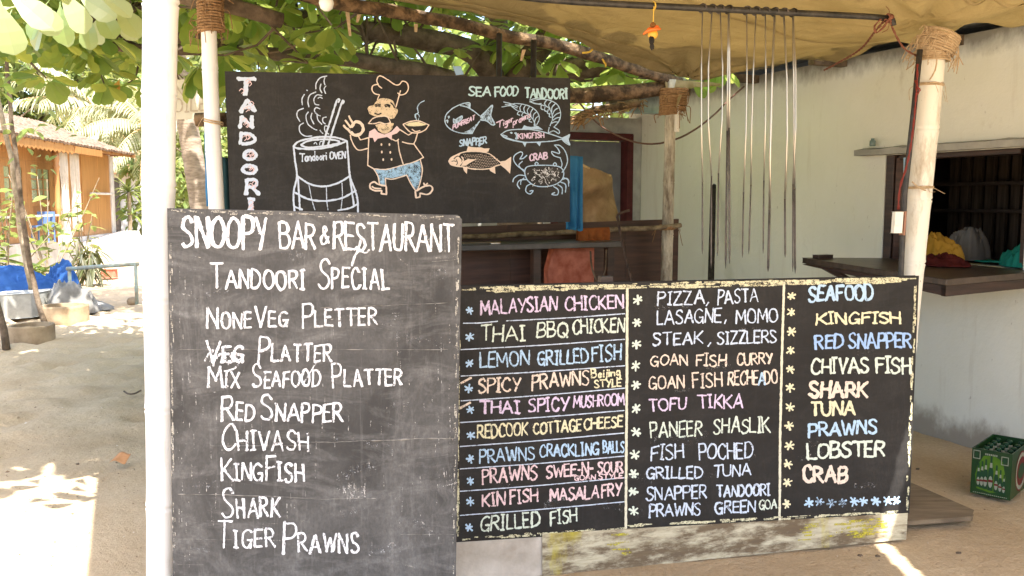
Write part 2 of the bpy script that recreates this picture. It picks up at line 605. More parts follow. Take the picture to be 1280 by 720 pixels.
c = sm.mix(sm.math('MULTIPLY', f3, 0.5), c, (0.16, 0.105, 0.06))
sm.color(c)
sm.bump(sm.math('ADD', sm.noise(14, 6), sm.math('MULTIPLY', sm.noise(120, 3), 0.35)), 0.8, 0.022)
ground = gm.build('ground', sm.m, smooth=True)
ground['kind'] = 'structure'

# ------------------------------------------------------------------ stall frame directions
U = Vector((0.917, 0.40, 0)).normalized()      # along the stall front, left to right
V = Vector((-0.40, 0.917, 0)).normalized()     # away from the camera, along the side wall
Z = Vector((0, 0, 1))
WP = Vector((2.70, 5.60, 0))                   # a point at the foot of the side wall


def W(a, z, off=0.0):
    """point on the side wall: a metres along it, z up, off metres out of it towards the stall"""
    return WP + V * a - U * off + Z * z


# house with the plastered side wall --------------------------------------------------
house = thing('plastered_house', 'pale green limewashed house with a serving window and tin roof', 'house', W(0, 0))
wm_ = NM('limewash', 0.92, 0.15)
f1 = wm_.ramp(wm_.noise(1.3, 8, (1, 1, 0.7), 0.6), [(0.35, 0.0), (0.7, 1.0)])
f2 = wm_.ramp(wm_.noise(3.2, 10, (1, 1, 0.55), 0.75, 0.5), [(0.60, 0.0), (0.78, 1.0)])
f3 = wm_.ramp(wm_.noise(24, 3, (1, 1, 0.5)), [(0.70, 0.0), (0.74, 1.0)])
c = wm_.mix(f1, (0.655, 0.665, 0.585), (0.735, 0.745, 0.68))
c = wm_.mix(wm_.math('MULTIPLY', f2, 0.5), c, (0.34, 0.30, 0.22))
c = wm_.mix(wm_.math('MULTIPLY', f3, 0.4), c, (0.20, 0.17, 0.13))
f4 = wm_.ramp(wm_.noise(2.6, 9, (3.5, 3.5, 0.28), 0.7, 0.3), [(0.56, 0.0), (0.72, 1.0)])
c = wm_.mix(wm_.math('MULTIPLY', f4, 0.30), c, (0.42, 0.37, 0.28))
# old splash dirt and a dark brown band along the wall top, each with a ragged edge of its own
sep = wm_.n('ShaderNodeSeparateXYZ')
wm_.l(wm_.tc.outputs['Object'], sep.inputs[0])
zz = wm_.math('ADD', sep.outputs['Z'], wm_.math('MULTIPLY', wm_.noise(4.5, 8, (1, 1, 0.6), 0.7), 0.42))
low = wm_.ramp(zz, [(0.26, 1.0), (0.42, 0.0)])
wm_.t.nodes[-1].color_ramp.interpolation = 'EASE'
c = wm_.mix(wm_.math('MULTIPLY', low, 0.75), c, (0.19, 0.15, 0.11))
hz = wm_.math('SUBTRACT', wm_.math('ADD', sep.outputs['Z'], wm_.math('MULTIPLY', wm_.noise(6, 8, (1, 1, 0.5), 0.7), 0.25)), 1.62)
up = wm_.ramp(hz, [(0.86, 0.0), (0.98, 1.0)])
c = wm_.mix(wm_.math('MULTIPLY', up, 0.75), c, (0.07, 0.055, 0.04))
wm_.color(c)
wm_.bump(wm_.math('ADD', wm_.noise(5, 6), wm_.math('MULTIPLY', wm_.noise(45, 4), 0.3)), 0.45, 0.012)

A0, A1, A2, A3 = -4.2, -0.60, 0.44, 3.78
WZ0, WZ1, WZ2 = 1.10, 1.80, 2.50
TH = 0.20
wb = MB()
aa = [A0, A1, A2, A3]
zz_ = [-0.15, WZ0, WZ1, WZ2]
for i in range(3):
    for k in range(3):
        if i == 1 and k == 1:
            continue
        for off, flip in ((0, False), (-TH, True)):
            na, nz = (10, 6) if not flip else (1, 1)
            q = [W(aa[i], zz_[k], off), W(aa[i + 1], zz_[k], off), W(aa[i + 1], zz_[k + 1], off), W(aa[i], zz_[k + 1], off)]
            wb.add(q if flip else q[::-1], [(0, 1, 2, 3)])
for (a_, b_) in (((A1, WZ0), (A2, WZ0)), ((A2, WZ0), (A2, WZ1)), ((A2, WZ1), (A1, WZ1)), ((A1, WZ1), (A1, WZ0))):
    wb.add([W(*a_), W(*b_), W(*b_, -TH), W(*a_, -TH)], [(0, 1, 2, 3)])
for a_ in (A0, A3):
    wb.add([W(a_, -0.15), W(a_, -0.15, -TH), W(a_, WZ2, -TH), W(a_, WZ2)], [(0, 1, 2, 3)])
wb.build('wall', wm_.m, house)
# end wall of the house and the other outer walls
eb = MB()
eb.prism([W(A3 - 0.2, -0.1, -TH), W(A3 - 0.2, -0.1, -4.2), W(A3 - 0.2, 2.5, -4.2), W(A3 - 0.2, 2.5, -TH)], V * 0.2)
eb.prism([W(A0, -0.1, -TH), W(A0, -0.1, -4.2), W(A0, 2.5, -4.2), W(A0, 2.5, -TH)], V * 0.2)
eb.prism([W(A0, -0.1, -4.2), W(A3, -0.1, -4.2), W(A3, 2.5, -4.2), W(A0, 2.5, -4.2)], U * 0.2)
eb.build('wall', wm_.m, house)
# room behind the window: boarded back, dark floor
rb = MB()
for i in range(26):
    a_ = A1 - 1.2 + i * 0.105
    rb.prism([W(a_, 0.3, -1.15), W(a_ + 0.07, 0.3, -1.15), W(a_ + 0.07, 2.4, -1.15), W(a_, 2.4, -1.15)], U * 0.03)
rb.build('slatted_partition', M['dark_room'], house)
rk = MB()
rk.prism([W(A1 - 1.3, 0.2, -1.80), W(A2 + 1.3, 0.2, -1.80), W(A2 + 1.3, 2.45, -1.80), W(A1 - 1.3, 2.45, -1.80)], U * 0.04)
rk.prism([W(A1 - 1.3, 0.2, -0.22), W(A1 - 1.3, 0.2, -1.79), W(A1 - 1.3, 2.45, -1.79), W(A1 - 1.3, 2.45, -0.22)], -V * 0.04)
rk.prism([W(A2 + 1.3, 0.2, -0.22), W(A2 + 1.3, 0.2, -1.79), W(A2 + 1.3, 2.45, -1.79), W(A2 + 1.3, 2.45, -0.22)], V * 0.04)
rk.prism([W(A1 - 1.3, 2.46, -0.22), W(A2 + 1.3, 2.46, -0.22), W(A2 + 1.3, 2.46, -1.79), W(A1 - 1.3, 2.46, -1.79)], Z * 0.03)
rk.prism([W(A1 - 1.3, 0.16, -0.22), W(A2 + 1.3, 0.16, -0.22), W(A2 + 1.3, 0.16, -1.79), W(A1 - 1.3, 0.16, -1.79)], Z * 0.03)
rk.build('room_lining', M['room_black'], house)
rr = MB()
for z in (1.42, 1.62):
    rr.box(W(-0.1, z, -1.06), V * 1.2, U * 0.05, Z * 0.012)
rr.build('rack', M['room_black'], house)
# window frame and its shutter post
fb = MB()
fb.box(W(A2 - 0.036, 1.45, -0.06), V * 0.033, U * 0.055, Z * 0.347)
fb.box(W(A1 + 0.022, 1.45, -0.08), V * 0.02, U * 0.06, Z * 0.347)
fb.box(W((A1 + A2) / 2, 1.782, -0.08), V * 0.44, U * 0.05, Z * 0.016)
fb.build('window_frame', M['dark_wood'], house, bevel=0.004)
sh = MB()
sh.prism([W(A2 - 0.075, 1.105, -0.03), W(A2 - 0.135, 1.105, -0.16), W(A2 - 0.135, 1.775, -0.16), W(A2 - 0.075, 1.775, -0.03)], V * -0.012 + U * -0.02)
sh.build('shutter', M['panel_wood'], house, bevel=0.003)
lb = MB()
n_ = 24
for i in range(n_):
    a_, b_ = 0.64 - i * 0.085, 0.64 - (i + 1) * 0.085
    d0 = 0.012 * noise.noise(Vector((i * 0.9, 0, 0)))
    d1 = 0.012 * noise.noise(Vector(((i + 1) * 0.9, 0, 0)))
    lb.add([W(a_, 1.803, 0.085), W(b_, 1.803, 0.085), W(b_, 1.842 + d1, 0.085), W(a_, 1.842 + d0, 0.085),
            W(a_, 1.803, -0.02), W(b_, 1.803, -0.02), W(b_, 1.86 + d1, -0.02), W(a_, 1.86 + d0, -0.02)],
           [(0, 1, 2, 3), (3, 2, 6, 7), (4, 5, 1, 0)])
lb.add([W(0.64, 1.803, 0.085), W(0.64, 1.842, 0.085), W(0.64, 1.86, -0.02), W(0.64, 1.803, -0.02)], [(0, 1, 2, 3)])
lb.build('lintel', M['grey_cement'], house)
# drop-down serving shelf: hinged at the sill, dips to its outer near corner
S = [W(0.40, 1.105, -0.10), P(1003, 322, 5.66), P(1183, 349, 4.60), W(-0.72, 1.10, 0.004)]
sb = MB()
sb.prism(S, -Z * 0.035)
shelf = sb.build('serving_shelf', M['shelf_wood'], house, bevel=0.004)
ab = MB()
s2, s3 = S[2] - Z * 0.037, S[3] - Z * 0.037
ab.prism([s2, s3, s3 - Z * 0.05, s2 - Z * 0.055], (S[1] - S[2]).normalized() * 0.03)
ab.prism([S[1] * 0.97 + S[2] * 0.03 - Z * 0.037, S[2] - Z * 0.037, S[2] - Z * 0.09, S[1] - Z * 0.045], U * 0.03)
ab.tube([S[1] * 0.8 + S[0] * 0.2 - Z * 0.05, S[1] * 0.45 + S[0] * 0.55 - Z * 0.17 + U * 0.0, W(0.42, 0.72, 0.01)], 0.022, 6)
ab.build('shelf_brace', M['dark_wood'], shelf)
hb = MB()
hb.box(S[1] + (S[0] - S[1]) * 0.12 + (S[2] - S[1]) * 0.07 + Z * 0.014, U * 0.06, V * 0.028, Z * 0.013)
hb.build('wood_block', M['dark_wood'], shelf, bevel=0.003)
# corrugated roof sheets
rfb = MB()
EAVE = 0.30


def roof_pt(i, j):
    a = A0 - 0.3 + i * (A3 - A0 + 0.6)
    off = EAVE - j * 4.6
    return W(a, 2.53 + (EAVE - off) * 0.16 + 0.020 * math.sin(a * 2 * math.pi / 0.12), off)


rfb.grid(roof_pt, 560, 2)
rfb.build('roof', M['tin'], house, smooth=True, solid=0.004)
bb = MB()
for k in range(9):
    bb.box(W(A0 + 0.3 + k * 0.95, 2.47, 0.03), V * 0.03, U * 0.27, Z * 0.03)
bb.build('rafter', M['bark'], house)

# back lean-to wall with a grey door in a maroon frame --------------------------------
BW = thing('back_room', 'low back room with a grey door in a maroon frame', 'outbuilding', P(700, 300, 9.25))
e0 = W(A3 - 0.1, 0, 0.004)
bw = MB()
bw.prism([e0 + U * 0.0 - Z * 0.1, e0 - U * 0.10 - Z * 0.1, e0 - U * 0.10 + Z * 2.3, e0 + Z * 2.3], -V * 0.15)
bw.prism([e0 - U * 1.0 - Z * 0.1, e0 - U * 2.6 - Z * 0.1, e0 - U * 2.6 + Z * 2.3, e0 - U * 1.0 + Z * 2.3], -V * 0.15)
bw.prism([e0 - U * 0.10 + Z * 2.15, e0 - U * 1.0 + Z * 2.15, e0 - U * 1.0 + Z * 2.3, e0 - U * 0.10 + Z * 2.3], -V * 0.15)
bw.build('wall', M['grey_cement'], BW)
df = MB()
df.prism([e0 - U * 0.103, e0 - U * 0.17, e0 - U * 0.17 + Z * 2.08, e0 - U * 0.103 + Z * 2.14], -V * 0.17)
df.prism([e0 - U * 0.997, e0 - U * 0.93, e0 - U * 0.93 + Z * 2.08, e0 - U * 0.997 + Z * 2.14], -V * 0.17)
df.prism([e0 - U * 0.17 + Z * 2.08, e0 - U * 0.93 + Z * 2.08, e0 - U * 0.997 + Z * 2.147, e0 - U * 0.103 + Z * 2.147], -V * 0.17)
df.build('door_frame', M['maroon_frame'], BW)
dd = MB()
dd.prism([e0 - U * 0.175 + Z * 0.03, e0 - U * 0.80 + Z * 0.03, e0 - U * 0.80 + Z * 2.07, e0 - U * 0.175 + Z * 2.07], -V * 0.05)
dd.build('door', M['grey_door'], BW)
dd = MB()
dd.prism([e0 - U * 0.805 + Z * 0.03, e0 - U * 0.925 + Z * 0.03, e0 - U * 0.925 + Z * 2.07, e0 - U * 0.805 + Z * 2.07], -V * 0.08)
dd.build('door_panel', M['dark_wood'], BW)
rf = MB()
rf.prism([e0 + U * 0.1 + Z * 2.306 - V * 0.5, e0 - U * 2.8 + Z * 2.306 - V * 0.5, e0 - U * 2.8 + Z * 2.6 + V * 2, e0 + U * 0.1 + Z * 2.6 + V * 2], Z * 0.01)
rf.build('roof', M['tin'], BW)

# ------------------------------------------------------------------ bamboo posts
def bamboo_pts(p0, p1, r0, r1, mb, node=0.34, seed=0):
    """cane from p0 up to p1 with swollen joints"""
    rnd = random.Random(seed)
    L = (p1 - p0).length
    pts, rad = [], []
    z = 0.0
    nxt = 0.18 + rnd.random() * 0.15
    knots = []
    while nxt < L:
        knots.append(nxt)
        nxt += node * (0.85 + 0.4 * rnd.random())
    zs = sorted(set([0, L] + [k + d for k in knots for d in (-0.05, -0.014, -0.006, 0.0, 0.008, 0.02, 0.06) if 0 < k + d < L]))
    bend = Vector((rnd.uniform(-1, 1), rnd.uniform(-1, 1), 0)) * 0.008
    for z in zs:
        t = z / L
        r = r0 + (r1 - r0) * t
        for k in knots:
            d = z - k
            if abs(d) < 0.001:
                r *= 0.965
            elif abs(abs(d) - 0.007) < 0.002:
                r *= 1.075
            elif abs(d) < 0.03:
                r *= 1.03
        pts.append(p0.lerp(p1, t) + bend * math.sin(t * 7 + seed))
        rad.append(r)
    mb.tube(pts, rad, 20)


def lashing(mb, c, axis_, r, h, turns, rr, seed=0, fray=10, rx=1.0, ry=1.0):
    """rope wound round a post: c centre of the winding, h its height"""
    rnd = random.Random(seed)
    axis_ = axis_.normalized()
    nx = axis_.cross(Vector((0, 1, 0.1))).normalized()
    ny = axis_.cross(nx)
    pts = []
    n = int(turns * 16)
    for i in range(n):
        t = i / n
        a = t * turns * 2 * math.pi
        k = 1 + 0.10 * noise.noise(Vector((t * 14, seed, 0)))
        pts.append(c + axis_ * ((t - 0.5) * h + rnd.uniform(-1, 1) * rr * 0.35) + (nx * math.cos(a) * rx + ny * math.sin(a) * ry) * r * k)
    mb.tube(pts, rr, 5)
    for i in range(fray):
        a = rnd.random() * 6.28
        p = c + axis_ * rnd.uniform(-0.5, 0.5) * h + (nx * math.cos(a) * rx + ny * math.sin(a) * ry) * r
        o = (nx * math.cos(a) + ny * math.sin(a))
        q = [p, p + o * rnd.uniform(0.01, 0.04) - axis_ * rnd.uniform(-0.01, 0.03), p + o * rnd.uniform(0.01, 0.06) - axis_ * rnd.uniform(0.02, 0.12)]
        mb.tube(smooth_line(q, 0.01), rr * 0.35, 4)


def post(label, mat, pa, pb, r0, r1, seed):
    """post through the points pa (low) and pb (high), carried down into the sand"""
    d = (pb - pa)
    foot = pa - d * ((pa.z + 0.12) / d.z)
    t = thing('bamboo_post', label, 'post', (foot.x, foot.y, 0), 'bamboo posts of the stall')
    mb = MB()
    bamboo_pts(foot, pb, r0, r1, mb, seed=seed)
    mb.build('cane', mat, t, smooth=True)
    return t


FLp = [P(199, 720, 2.92), P(201, -70, 2.92)]
BLp = [P(270, 258, 4.60), P(261, -22, 4.60)]
FRp = [P(1140, 345, 4.17), P(1168, 42, 4.17)]
BRp = [P(833, 350, 6.00), P(839, 100, 6.00)]
pFL = post('thick whitewashed bamboo post at the left, behind the grey chalkboard', M['white_bamboo'], *FLp, 0.044, 0.055, 3)
pBL = post('thin whitewashed bamboo post with rope top beside the upper chalkboard', M['white_bamboo'], *BLp, 0.042, 0.038, 5)
pFR = post('cream bamboo post with a switch box in front of the serving window', M['worn_bamboo'], *FRp, 0.048, 0.056, 8)
pBR = post('dirty bamboo post with brown rope lashing in front of the green wall', M['dirty_bamboo'], *BRp, 0.042, 0.036, 11)

lm = MB()
ax = (BLp[1] - BLp[0]).normalized()
lashing(lm, P(263, 12, 4.60), ax, 0.062, 0.22, 16, 0.007, 1, 26)
lashing(lm, P(263, 34, 4.60), ax, 0.047, 0.05, 4, 0.006, 2, 12)
lm.build('rope_lashing', M['coir'], pBL)
lm = MB()
lashing(lm, P(267, 152, 4.60), Vector((0.25, 0, 1)), 0.047, 0.02, 2, 0.004, 4, 2)
lm.build('rope_tie', M['coir_pale'], pBL)
lm = MB()
ax = (FRp[1] - FRp[0]).normalized()
lashing(lm, P(1167, 60, 4.17), ax, 0.070, 0.12, 13, 0.0060, 5, 30, 1.05, 1.0)
lashing(lm, P(1174, 52, 4.15), ax + Vector((0.35, 0, 0)), 0.066, 0.09, 8, 0.006, 6, 26, 1.25, 1.0)
lm.build('rope_lashing', M['coir_pale'], pFR)
lm = MB()
lashing(lm, P(1161, 106, 4.17), Vector((0.05, 0, 1)), 0.062, 0.012, 2, 0.0035, 7, 4)
lashing(lm, P(1149, 234, 4.17), Vector((0.0, 0, 1)), 0.060, 0.010, 2, 0.0035, 9, 3)
lm.tube(smooth_line([P(1168, 60, 4.08), P(1171, 72, 4.07), P(1169, 88, 4.09), P(1162, 100, 4.1)], 0.02), 0.0035, 5)
lm.tube(smooth_line([P(1140, 227, 4.10), P(1148, 234, 4.09), P(1157, 238, 4.10)], 0.02), 0.0035, 5)
lm.build('rope_tie', M['coir_pale'], pFR)
lm = MB()
ax = (BRp[1] - BRp[0]).normalized()
lashing(lm, P(838, 127, 6.0), ax, 0.068, 0.175, 13, 0.0085, 10, 14, 1.0, 0.9)
lashing(lm, P(848, 124, 6.0), ax + Vector((0.1, 0, 0)), 0.055, 0.15, 9, 0.008, 11, 14)
lm.build('rope_lashing', M['coir'], pBR)
lm = MB()
lm.tube([P(847, 132, 5.96), P(846, 165, 5.96)], 0.018, 8)
lm.build('bamboo_stub', M['worn_bamboo'], pBR)

# ------------------------------------------------------------------ beams and logs
def log(name, label, cat, pts, rad, mat, seed=0, group=None):
    q = smooth_line(pts, 0.08)
    rr = [rad * (1 + 0.16 * noise.noise(Vector((i * 0.45, seed, 3)))) for i in range(len(q))]
    mb = MB()
    for i in range(len(q)):
        q[i] = q[i] + Vector((0, 0, 0.012 * noise.noise(Vector((i * 0.3, seed * 2.2, 0)))))
    mb.tube(q, rr, 12)
    o = mb.build(name, mat, smooth=True, loc=pts[0])
    tag(o, label, cat, group)
    return o


log('log_beam', 'rough brown log under the back edge of the tan canopy', 'beam',
    [P(205, -52, 4.52), P(415, 1, 4.92), P(520, 20, 5.15), P(620, 41, 5.40), P(720, 63, 5.68), P(850, 103, 6.05)], 0.038, M['log'], 2)
log('log_beam', 'round brown log lashed to the dirty post, behind the upper chalkboard', 'beam',
    [P(560, 124, 5.75), P(716, 120, 5.93), P(845, 109, 6.07)], 0.052, M['log'], 4)
log('log_beam', 'dark horizontal pole behind the top of the thin white post', 'beam',
    [P(215, -8, 4.78), P(262, 3, 4.75), P(300, 10, 4.78), P(352, 26, 4.9)], 0.042, M['bark'], 5)
log('crossbar', 'short sawn bar end tied behind the thin white post', 'beam',
    [P(245, 150, 4.68), P(268, 151, 4.69), P(300, 150, 4.74), P(420, 152, 4.84)], 0.036, M['log'], 6)
log('bark_strip', 'frayed strip of dry bark hanging under the log, right of the upper chalkboard', 'bark',
    [P(718, 150, 6.5), P(745, 138, 6.45), P(770, 134, 6.4), P(800, 128, 6.35)], 0.03, M['log'], 7)
st = MB()
rnd = random.Random(4)
for i in range(70):
    t = rnd.random()
    p = P(716 + t * 90, 152 - t * 24 + rnd.uniform(-4, 5), 6.4 - 0.05 * t)
    d = Vector((rnd.uniform(-1, 0.4), rnd.uniform(-0.4, 0.2), rnd.uniform(-0.6, 0.2))) * 0.13
    st.tube([p, p + d * 0.5 + Vector((0, 0, 0.01)), p + d], 0.004, 4)
tag(st.build('dry_thatch', M['coir'], loc=P(760, 140, 6.4)), 'ragged dry thatch fibres under the log, right of the upper chalkboard', 'thatch')
st = MB()
for (px, py, L) in ((434, 13, 32), (449, 18, 10), (520, 30, 10), (655, 62, 14)):
    p = P(px, py, 5.0)
    q = P(px + rnd.uniform(-5, 4), py + L, 4.98)
    d = (q - p)
    wv = Vector((0.011, 0.002, 0))
    st.prism([p - wv, p + wv, q + wv * 0.6, q - wv * 0.6], Vector((0, 0.004, 0)))
tag(st.build('frond_strip', M['coir_pale'], loc=P(434, 13, 5.0)), 'torn strips of dry palm leaf hanging from the log beam', 'palm strips')

# ------------------------------------------------------------------ canopy
TN = 5.0
ZR = [  # heights: rows from back (t=0) to front, columns at the s positions below
    [2.76, 2.70, 2.625, 2.56, 2.44, 2.315, 2.37, 2.49],
    [2.80, 2.76, 2.66, 2.56, 2.46, 2.36, 2.38, 2.49],
    [2.82, 2.78, 2.64, 2.53, 2.42, 2.33, 2.37, 2.49],
    [2.82, 2.76, 2.60, 2.50, 2.40, 2.325, 2.37, 2.49],
    [2.80, 2.72, 2.58, 2.52, 2.47, 2.43, 2.44, 2.49],
    [2.70, 2.66, 2.62, 2.60, 2.57, 2.54, 2.52, 2.49]]
SS = [0.0, 0.15, 0.32, 0.5, 0.63, 0.785, 0.88, 1.0]
TT = [0.0, 0.12, 0.26, 0.37, 0.55, 1.0]
T_LEFT_BACK = P(205, 0, 4.56)
T_LEFT_BACK.z = 0


def hermite_idx(arr, x):
    for i in range(len(arr) - 1):
        if x <= arr[i + 1] or i == len(arr) - 2:
            return i, (x - arr[i]) / (arr[i + 1] - arr[i])


def cr(a, b, c, d, t):
    return 0.5 * (2 * b + (c - a) * t + (2 * a - 5 * b + 4 * c - d) * t * t + (3 * b - a - 3 * c + d) * t ** 3)


def tarp_z(s, t):
    i, fs = hermite_idx(SS, s)
    j, ft = hermite_idx(TT, t)
    rows = []
    for jj in (j - 1, j, j + 1, j + 2):
        r = ZR[max(0, min(len(ZR) - 1, jj))]
        g = [r[max(0, min(len(r) - 1, k))] for k in (i - 1, i, i + 1, i + 2)]
        rows.append(cr(*g, fs))
    return cr(*rows, ft)


def tarp_pt(s, t):
    # back edge runs along U from the left-back post to the eave; the sheet comes forward along -V
    base = T_LEFT_BACK + U * (s * 4.02) - V * (t * TN)
    z = tarp_z(min(1.0, max(0.0, s)), t)
    v = Vector((s * 4.0, t * TN, 0))
    z += 0.016 * noise.noise(v * 2.2) + 0.006 * noise.noise(v * 7)
    # ridge folds fanning from the lashed corner post, seams across the sheet
    for (cs, ct) in ((0.78, 0.0), (0.79, 0.37)):
        dx, dy = (s - cs) * 4.0, (t - ct) * TN
        r = math.hypot(dx, dy)
        z += 0.026 * math.exp(-(r / 0.5) ** 2) * math.sin(math.atan2(dy, dx) * 9 + r * 3) * min(1, r * 8)
    if s > 0.86:      # slack scallops where it is tied along the eave
        z -= 0.05 * (s - 0.86) / 0.14 * (0.5 - 0.5 * math.cos(t * 50)) + 0.02 * (s - 0.86) / 0.14 * noise.noise(Vector((t * 35, 2, 0)))
    if t < 0.06:
        z -= 0.02 * (1 - t / 0.06) * (1 + noise.noise(Vector((s * 22, 0, 5))))
    return Vector((base.x, base.y, z))


NS, NT = 290, 170
S_LO = -0.075
tb = MB()
tb.grid(lambda a_, t: tarp_pt(S_LO + (1.045 - S_LO) * a_, t), NS, NT)


def slit(i, j):
    """unseen slit added near the front right to let the sun streak through"""
    s, t = S_LO + (1.045 - S_LO) * (i + 0.5) / NS, (j + 0.5) / NT
    c_ = 0.718 - 0.50 * (t - 0.698)
    return 0.58 < t < 0.86 and abs(s - c_) < SLIT_HALF


SLIT_HALF = 0.0085  # half width of the slit added for the sun streak
keep = []
for j in range(NT):
    for i in range(NS):
        if not slit(i, j):
            a = j * (NS + 1) + i
            keep.append((a, a + 1, a + NS + 2, a + NS + 1))
tb.f = keep
o = tb.build('canopy', M['tarp'], smooth=True, solid=0.003, loc=(0, 4, 2.5))
can_ = o
for (ta, tb_, nm) in ((0.002, 0.014, 'hem'), (0.030, 0.034, 'seam'), (0.235, 0.240, 'seam'), (0.43, 0.434, 'seam')):
    hb_ = MB()

    def band(a_, v):
        p = tarp_pt(S_LO + (1.03 - S_LO) * a_, ta + (tb_ - ta) * v)
        return p - Z * (0.007 + 0.004 * math.sin(math.pi * v) + 0.002 * noise.noise(p * 9))
    hb_.grid(band, 260, 4)
    hb_.build(nm, M['tarp'], can_, smooth=True)
tag(o, 'tan canvas tarpaulin stretched as a canopy over the stall', 'canopy')
# gathered cloth corner hanging at the rope-lashed back post
def corner(u, v):
    p = P(831, 101, 5.97).lerp(P(900, 106, 6.05), u)
    fold = 0.02 * math.sin(u * 22) * (0.3 + v)
    L = 0.02 + 0.15 * math.exp(-((u - 0.12) / 0.13) ** 2) + 0.05 * (1 - u)
    return p + Vector((0.01 * v, -0.03 * v + fold, -v * L + 0.01))


cb = MB()
cb.grid(corner, 40, 8)
tag(cb.build('canopy_flap', M['tarp'], smooth=True, loc=P(831, 101, 5.97), solid=0.003), 'bunched canvas flap at the rope-lashed back post', 'cloth flap')

# ------------------------------------------------------------------ chalk lettering
GL = {
    'A': (.70, '0,0 .35,1 .7,0|.12,.36 .58,.36'), 'B': (.58, '0,0 0,1|~0,1 .4,.98 .5,.77 .35,.56 0,.53|~0,.53 .45,.5 .58,.27 .42,.03 0,0'),
    'C': (.60, '~.6,.80 .42,1 .18,.93 .02,.6 .04,.28 .2,.03 .45,0 .62,.18'), 'D': (.60, '0,0 0,1|~0,1 .35,.95 .6,.62 .55,.25 .3,.03 0,0'),
    'E': (.48, '.5,1 0,1|0,1 0,0|0,0 .5,.0|0,.52 .42,.52'), 'F': (.48, '.52,1 0,.98|0,1 0,-.02|0,.53 .42,.55'),
    'G': (.64, '~.6,.85 .4,1 .12,.85 .01,.45 .14,.08 .38,0 .58,.2|.34,.42 .66,.42|.62,.42 .60,-.06'), 'H': (.58, '0,0 0,1|.58,0 .58,1|0,.5 .58,.5'),
    'I': (.28, '.14,0 .14,1|0,1 .28,1|0,0 .28,0'), 'i': (.10, '.05,.5 .05,0|.05,.70 .06,.78'), 'J': (.4, '~.4,1 .38,.2 .2,0 0,.2'),
    'K': (.58, '0,0 0,1|.55,1 .02,.45|.1,.52 .6,0'), 'L': (.48, '0,1 0,0|0,0 .5,.02'), 'M': (.78, '0,0 .06,1|.06,1 .4,.3|.4,.3 .72,1|.72,1 .8,0'),
    'N': (.62, '0,0 .02,1|.02,1 .6,0|.6,0 .62,1'), 'O': (.66, 'o.34,1 .1,.87 0,.5 .1,.13 .34,0 .58,.13 .68,.5 .58,.87'),
    'P': (.52, '0,-.05 0,1|~0,1 .42,.97 .54,.76 .4,.52 0,.46'), 'Q': (.68, 'o.34,1 .1,.87 0,.5 .1,.13 .34,0 .58,.13 .68,.5 .58,.87|.38,.3 .70,-.08'),
    'R': (.58, '0,0 0,1|~0,1 .4,.98 .52,.76 .38,.55 0,.5|.2,.52 .6,0'), 'S': (.54, '~.52,.85 .35,1 .1,.92 .04,.72 .2,.55 .42,.42 .53,.22 .38,.02 .12,0 0,.15'),
    'T': (.62, '0,1 .65,1|.33,1 .33,0'), 'U': (.58, '~0,1 .02,.3 .15,.03 .38,0 .55,.2 .6,1'), 'V': (.60, '0,1 .3,0|.3,0 .62,1'),
    'W': (.86, '0,1 .2,0|.2,0 .45,.75|.45,.75 .68,0|.68,0 .9,1'), 'X': (.58, '0,1 .6,0|.6,1 0,0'), 'Y': (.58, '0,1 .3,.5|.62,1 .22,0'),
    'Z': (.56, '0,1 .55,1|.55,1 0,0|0,0 .58,0'), '&': (.62, '~.62,.1 .25,.7 .3,1 .45,.82 .08,.32 .2,0 .42,.08 .6,.45'),
    ',': (.16, '.12,.14 0,-.2'), '-': (.26, '0,.42 .28,.45'),
    'a': (.45, '~.42,.45 .2,.52 .03,.25 .18,0 .4,.15|.42,.5 .45,0'), 'd': (.45, '~.42,.4 .2,.5 .03,.25 .18,0 .4,.12|.43,1 .45,0'),
    'e': (.42, '~.02,.28 .4,.3 .25,.52 .04,.3 .15,.02 .4,.08'), 'g': (.45, '~.42,.42 .2,.5 .03,.25 .2,.02 .4,.2|~.43,.5 .42,-.25 .2,-.4 .02,-.25'),
    'j': (.20, '~.15,.5 .14,-.2 0,-.35|.15,.70 .16,.78'), 'n': (.42, '0,.5 0,0|~0,.35 .2,.5 .38,.4 .42,0'), 'o': (.45, 'o.22,.5 .03,.25 .22,0 .42,.25'),
    'p': (.42, '0,.5 0,-.35|~0,.4 .25,.52 .42,.25 .22,0 0,.1'), 'r': (.32, '0,.5 0,0|~0,.3 .15,.5 .32,.45'), 's': (.34, '~.32,.42 .15,.52 .05,.38 .28,.18 .15,0 0,.1'),
    'w': (.60, '0,.5 .15,0|.15,0 .3,.4|.3,.4 .42,0|.42,0 .6,.5'),
}
rj = random.Random(21)


def parse(spec):
    out = []
    for s in spec.split('|'):
        md = s[0] if s[0] in '~o' else ''
        pts = [tuple(float(v) for v in p.split(',')) for p in s[len(md):].split()]
        out.append((md, pts))
    return out


